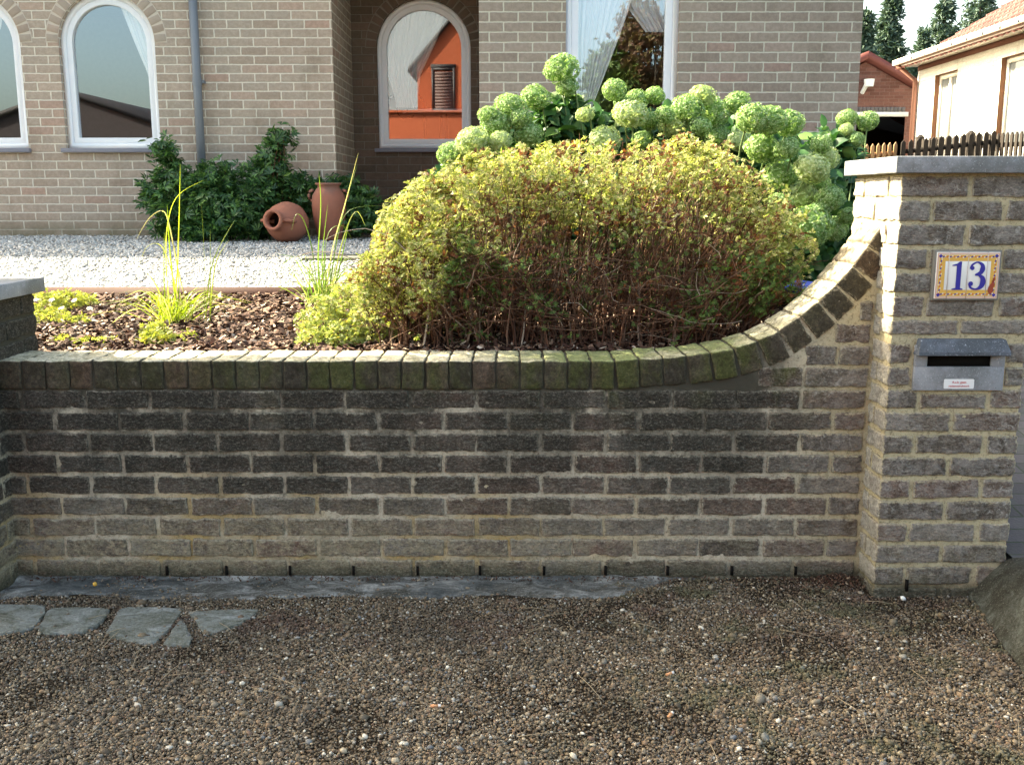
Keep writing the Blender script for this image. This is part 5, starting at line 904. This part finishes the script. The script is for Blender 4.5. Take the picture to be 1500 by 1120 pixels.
# ------------------------------------------------------------ conifers
M_CON=leafmat('spruce_needles',[(0,(.045,.085,.062)),(.5,(.07,.12,.09)),(1,(.11,.165,.125))],.15,.6,.3); M_BARK=simple('dark_bark',(.06,.045,.035),.9,.1)
def conifer(px_,pt,halfw,D,label,n=8000,droop=.25):
    top=PD(px_,pt,D); base_z=ZG; H_=top.z-base_z; Wd=halfw/FPX*D; loc=(top.x,D,base_z); o=thing('spruce_tree',label,'tree','spruce trees behind the garage',loc)
    mb=MB(loc); mb.tube([(top.x,D,base_z),(top.x,D,base_z+H_*.6),(top.x,D,top.z-.2)],[.22,.12,.02],8); mb.build('trunk',M_BARK,o,True)
    nb=int(H_*26); t_=np.sort(rng.uniform(0,1,nb)**.9); A_=[];S_=[]
    hz=.06+t_*.94; az=rng.uniform(0,6.283,nb); r_=Wd*1.5*(1-hz)**.62*rng.uniform(.6,1.25,nb)+.15; per=n//nb
    for h_,a_,rr in zip(hz,az,r_):
        k=max(8,int(per*(.4+rr/Wd))); u_=rng.uniform(.05,1,k)**.8; z_=base_z+H_*h_-droop*rr*u_+.25*rr*u_**3; w_=.12+.22*rr*(1-u_*.75); q=np.stack([top.x+np.cos(a_)*rr*u_-np.sin(a_)*rng.normal(size=k)*w_*.45,D+np.sin(a_)*rr*u_+np.cos(a_)*rng.normal(size=k)*w_*.45,z_+rng.normal(size=k)*.07],1); A_.append(q); S_.append(np.full(k,.17))
    A_=np.concatenate(A_); m_=len(A_); leaves('crown',LEAF,A_,rotmats(m_,(0,-.2,.6),.7),np.stack([rng.uniform(.10,.18,m_),rng.uniform(.2,.38,m_),np.full(m_,.15)],1),M_CON,o,loc)
conifer(1307,-2,27,42,'tallest slim spruce standing directly behind the garage roof',15000)
conifer(1268,20,16,40,'narrow spruce half hidden by the corner of the brick house',7000)
conifer(1386,2,36,46,'thin topped spruce rising over the left end of the tiled roof',9000)
conifer(1353,48,18,44,'short spruce between the tallest spruce and the tiled roof',6000)
conifer(1440,-30,40,50,'broad spruce crown showing just above the tiled roof slope',9000)
conifer(1335,88,22,40,'lowest spruce, bushy, right behind the slope of the garage roof',5000)
# ------------------------------------------------------------ street behind the camera (seen in the panes)
def simple_house(name,label,x0,x1,y0,y1,ze,zr,wallm,roofm,ridge='x',win=(),loc=None):
    o=thing(name,label,'house','houses across the street',((x0+x1)/2,(y0+y1)/2,-.02)); O_=tuple(o.location); mb=MB(O_); mb.box((x0,y0,-.1),(x1,y1,ze))
    if ridge=='y': xm=(x0+x1)/2; mb.add([(x0,y1,ze),(x1,y1,ze),(xm,y1,zr)],[(0,2,1)]); mb.add([(x0,y0,ze),(x1,y0,ze),(xm,y0,zr)],[(0,1,2)])
    else: ym=(y0+y1)/2; mb.add([(x0,y0,ze),(x0,y1,ze),(x0,ym,zr)],[(0,1,2)]); mb.add([(x1,y0,ze),(x1,y1,ze),(x1,ym,zr)],[(0,2,1)])
    mb.build('wall',wallm,o); mb=MB(O_); e=.3; th=.12
    if ridge=='y':
        xm=(x0+x1)/2; sl=(zr-ze)/(xm-x0)
        for sg in (-1,1): xe=xm+sg*(xm-x0+e); ze_=ze-e*sl; V=[(xm,y0-e,zr+.03),(xe,y0-e,ze_+.03),(xe,y1+e*.5,ze_+.03),(xm,y1+e*.5,zr+.03)]; mb.add(V+[(a_,b_,c_+th) for a_,b_,c_ in V],[(0,1,2,3),(4,7,6,5),(0,4,5,1),(1,5,6,2),(2,6,7,3)])
    else:
        ym=(y0+y1)/2; sl=(zr-ze)/(ym-y0)
        for sg in (-1,1): ye=ym+sg*(ym-y0+e); ze_=ze-e*sl; V=[(x0-e,ym,zr+.03),(x0-e,ye,ze_+.03),(x1+e,ye,ze_+.03),(x1+e,ym,zr+.03)]; mb.add(V+[(a_,b_,c_+th) for a_,b_,c_ in V],[(0,1,2,3),(4,7,6,5),(0,4,5,1),(1,5,6,2),(2,6,7,3)])
    mb.build('roof',roofm,o)
    for wx0,wx1,wz0,wz1 in win:
        mb=MB(O_)
        for a_,b_,c_,d_ in ((wx0,wx0+.07,wz0,wz1),(wx1-.07,wx1,wz0,wz1),(wx0+.07,wx1-.07,wz0,wz0+.07),(wx0+.07,wx1-.07,wz1-.07,wz1)): mb.box((a_,y1-.02,c_),(b_,y1+.05,d_))
        w_=mb.build('window',simple('dark_window_frame',(.05,.035,.035),.6),o); mb=MB(O_)
        for k in range(int((wz1-wz0-.14)/.1)): mb.box((wx0+.07,y1+.0,wz0+.07+k*.1),(wx1-.07,y1+.03,wz0+.07+k*.1+.09))
        mb.build('shutter',simple('brown_shutter',(.14,.075,.065),.6,.3,.03),w_); mb=MB(O_); mb.box((wx0-.02,y1-.02,wz1+.001),(wx1+.02,y1+.05,wz1+.12)); mb.build('shutter_box',M_ROOFD,w_)
    return o
yo=-14.0
def mir(px_,py_,yg,yobj):
    x,y,z=ray(px_,py_); k=(2*yg-yobj)/y; return Vector((x*k,yobj,EYE+z*k))
g_=YA+.095; ap_=mir(660,33,g_,yo); el=mir(611,92,g_,yo); w3=[mir(632,100,g_,yo),mir(667,163,g_,yo)]
hw=ap_.x-el.x; simple_house('orange_house','orange rendered house with steep gable across the street','' and 0 or ap_.x-hw,ap_.x+hw,yo-9,yo,el.z,ap_.z,simple('orange_render',(.42,.095,.045),.9,.1,.05),M_ROOFD,'y',[(w3[0].x,w3[1].x,w3[1].z,w3[0].z)])
q=mir(672,166,g_,yo+.5)
mb=MB((q.x,yo,0)); mb.box((el.x-3.2,yo+.02,-.1),(ap_.x+hw+1,yo+.6,q.z)); mb.box((el.x-3.3,yo+.015,q.z+.001),(ap_.x+hw+1.1,yo+.7,q.z+.08)); bevel(tag(mb.build('orange_annex',simple('orange_render_annex',(.42,.095,.045),.9,.1,.05)),'low orange flat roofed annex beside the steep orange gable','annex'),.01)
simple_house('grey_rendered_house','tall grey house with steep slate roof beside the orange one','' and 0 or -8.2,ap_.x+2.5,-30,-23.5,11.0,12.5,simple('slate_cladding',(.30,.31,.33),.9,.1,.1),M_ROOFD,'y',[])
g_=YL+.095; q=mir(95,138,g_,-13); q2=mir(236,185,g_,-13)
rr_=mir(262,196,g_,-13); simple_house('dark_roofed_house','low dark boarded house with a wide roof across the street',2*q.x-rr_.x,rr_.x,-22,-13,rr_.z,q.z,simple('dark_boards',(.06,.045,.045),.9,.1,.1),M_ROOFD,'y',[])
# garden trees across the street mirrored in the right hand window
M_TL=leafmat('broad_leaf',[(0,(.05,.09,.025)),(.5,(.09,.14,.035)),(1,(.16,.20,.05))],.35); M_TR=leafmat('copper_leaf',[(0,(.12,.05,.04)),(.5,(.20,.10,.06)),(1,(.16,.16,.06))],.35)
g_=YR+.095
for px_,py_,r_,mt,lab in ((905,150,.9,M_TL,'round green garden tree across the street'),(955,95,1.0,M_TR,'copper leaved garden tree across the street')):
    q=mir(px_,py_,g_,-6.5); loc=(q.x,q.y,0)
    bush('garden_tree',lab,'tree',[(q.x,q.y,q.z,r_,r_,r_*1.1),(q.x+.4,q.y,q.z-r_*.9,r_,r_,r_),(q.x-.3,q.y+.2,q.z+r_*.7,r_*.5,r_*.5,r_*.7)],5000,.13,mt,M_BARK,Vector((q.x,q.y,0)),group='trees outside the frame',stem_r=.05)
# unseen tree added on the left, its crown shaped to shade the pavement
def blocker():
    S=np.array([-math.sin(R(SUN_AZ))*-1*1.0,math.cos(R(SUN_AZ)),math.tan(R(SUN_EL))])  # toward the sun, horizontal unit length
    bl_=[]
    for s in np.linspace(1.5,5.4,9):
        for x,yp in ((-2.6,2.45),):
            pass
    return S
S=blocker(); C_=[]
xpl=-3.0
for xg,yg_ in ((-1.6,2.8),):
    k=(xpl-xg)/S[0]; C_.append((xpl,yg_+S[1]*k,S[2]*k))
for xg in np.linspace(-1.3,1.9,9):
    for yg_ in (2.12,2.60):
        k=(xpl-xg)/S[0]; C_.append((xpl,yg_+S[1]*k,S[2]*k))
blb=[(x+random.uniform(-.1,.1),y_,z_,.42,.32,.42) for x,y_,z_ in C_]
tr=thing('added_shade_tree','unseen leafy tree added left of the frame to shade the pavement','tree','trees outside the frame',(-3.0,3.3,0)); TL=tuple(tr.location)
mb=MB(TL); mb.tube([(-3.0,3.3,-.05),(-3.02,3.32,.8),(-3.0,3.9,1.8),(-2.95,4.8,2.9)],[.09,.075,.05,.02],10); mb.build('trunk',M_BARK,tr,True)
PP=[]
for b in blb:
    d=rng.normal(size=(2400,3)); d/=np.linalg.norm(d,axis=1)[:,None]; PP.append(np.array(b[:3])+d*np.array(b[3:])*(rng.uniform(0,1,2400)**.4)[:,None])
PP=np.concatenate(PP); leaves('crown',PALM,PP,rotmats(len(PP),(-.5,.3,.6),.6),np.full(len(PP),.085),M_TL,tr,TL)
# ------------------------------------------------------------ little things
c=PD(1172,418,3.95); mb=MB(tuple(c)); mb.add([(c.x-.06,3.98,c.z-.01),(c.x+.02,3.92,c.z-.012),(c.x+.07,3.95,c.z+.012),(c.x-.0,4.0,c.z+.018),(c.x-.05,4.0,c.z-.03),(c.x+.06,3.93,c.z-.03)],[(0,1,2,3),(0,4,1),(1,5,2),(4,5,1)]); tag(mb.build('plastic_scrap',simple('blue_plastic',(.02,.09,.75),.35,.5)),'bright blue plastic scrap lying between hedge and wall sweep','scrap',loc if False else None)
M_BUTT=simple('cigarette_filter',(.62,.30,.15),.8,.2); M_PAPER=simple('cigarette_paper',(.75,.72,.68),.8,.2)
for px_,py_,an,lab in ((638,1033,.1,'orange and white cigarette butt lying centrally on the pebbles'),(981,1036-50+0,.6,'pale tan cigarette butt near the middle of the pebble strip'),(982,1046,1.0,'short cigarette end in the lower middle of the pebbles')):
    q=PZ(px_,py_,.018); d=Vector((math.cos(an),math.sin(an),0)); o=thing('cigarette_butt',lab,'cigarette butt','cigarette butts on the pebbles',tuple(q)); mb=MB(tuple(q)); mb.tube([q-d*.013,q+d*.007],.0038,10); mb.build('filter',M_BUTT,o,True); mb=MB(tuple(q)); mb.tube([q+d*.007,q+d*.014],.0039,10); mb.build('paper',M_PAPER,o,True)
q=PZ(139,855,.035); mb=MB(tuple(q)); v,f=ICO; mb.add(v*.0085+np.array(q),[tuple(x) for x in f]); tag(mb.build('fallen_berry',simple('yellow_berry',(.62,.36,.06),.5),None,True),'small yellow berry lying on the concrete strip at the wall foot','berry')
for px_,py_,s_,lab in ((1287,862,.020,'pale grey stone at the foot of the right pillar corner'),(1323,876,.011,'white pebble in front of the right pillar'),):
    q=PZ(px_,py_,.01); w,ff=scatter(ICO[0],ICO[1],np.array([tuple(q)]),rotmats(1,(0,0,1),.3),np.array([[s_*1.3,s_,s_*.75]])); tag(link('loose_stone',mesh('loose_stone',w-np.array(q),ff,simple('loose_stone_grey' if s_>.015 else 'loose_stone_white',(.30,.32,.33) if s_>.015 else (.7,.7,.66)),True),None,tuple(q)),lab,'stone','loose stones by the pillar')
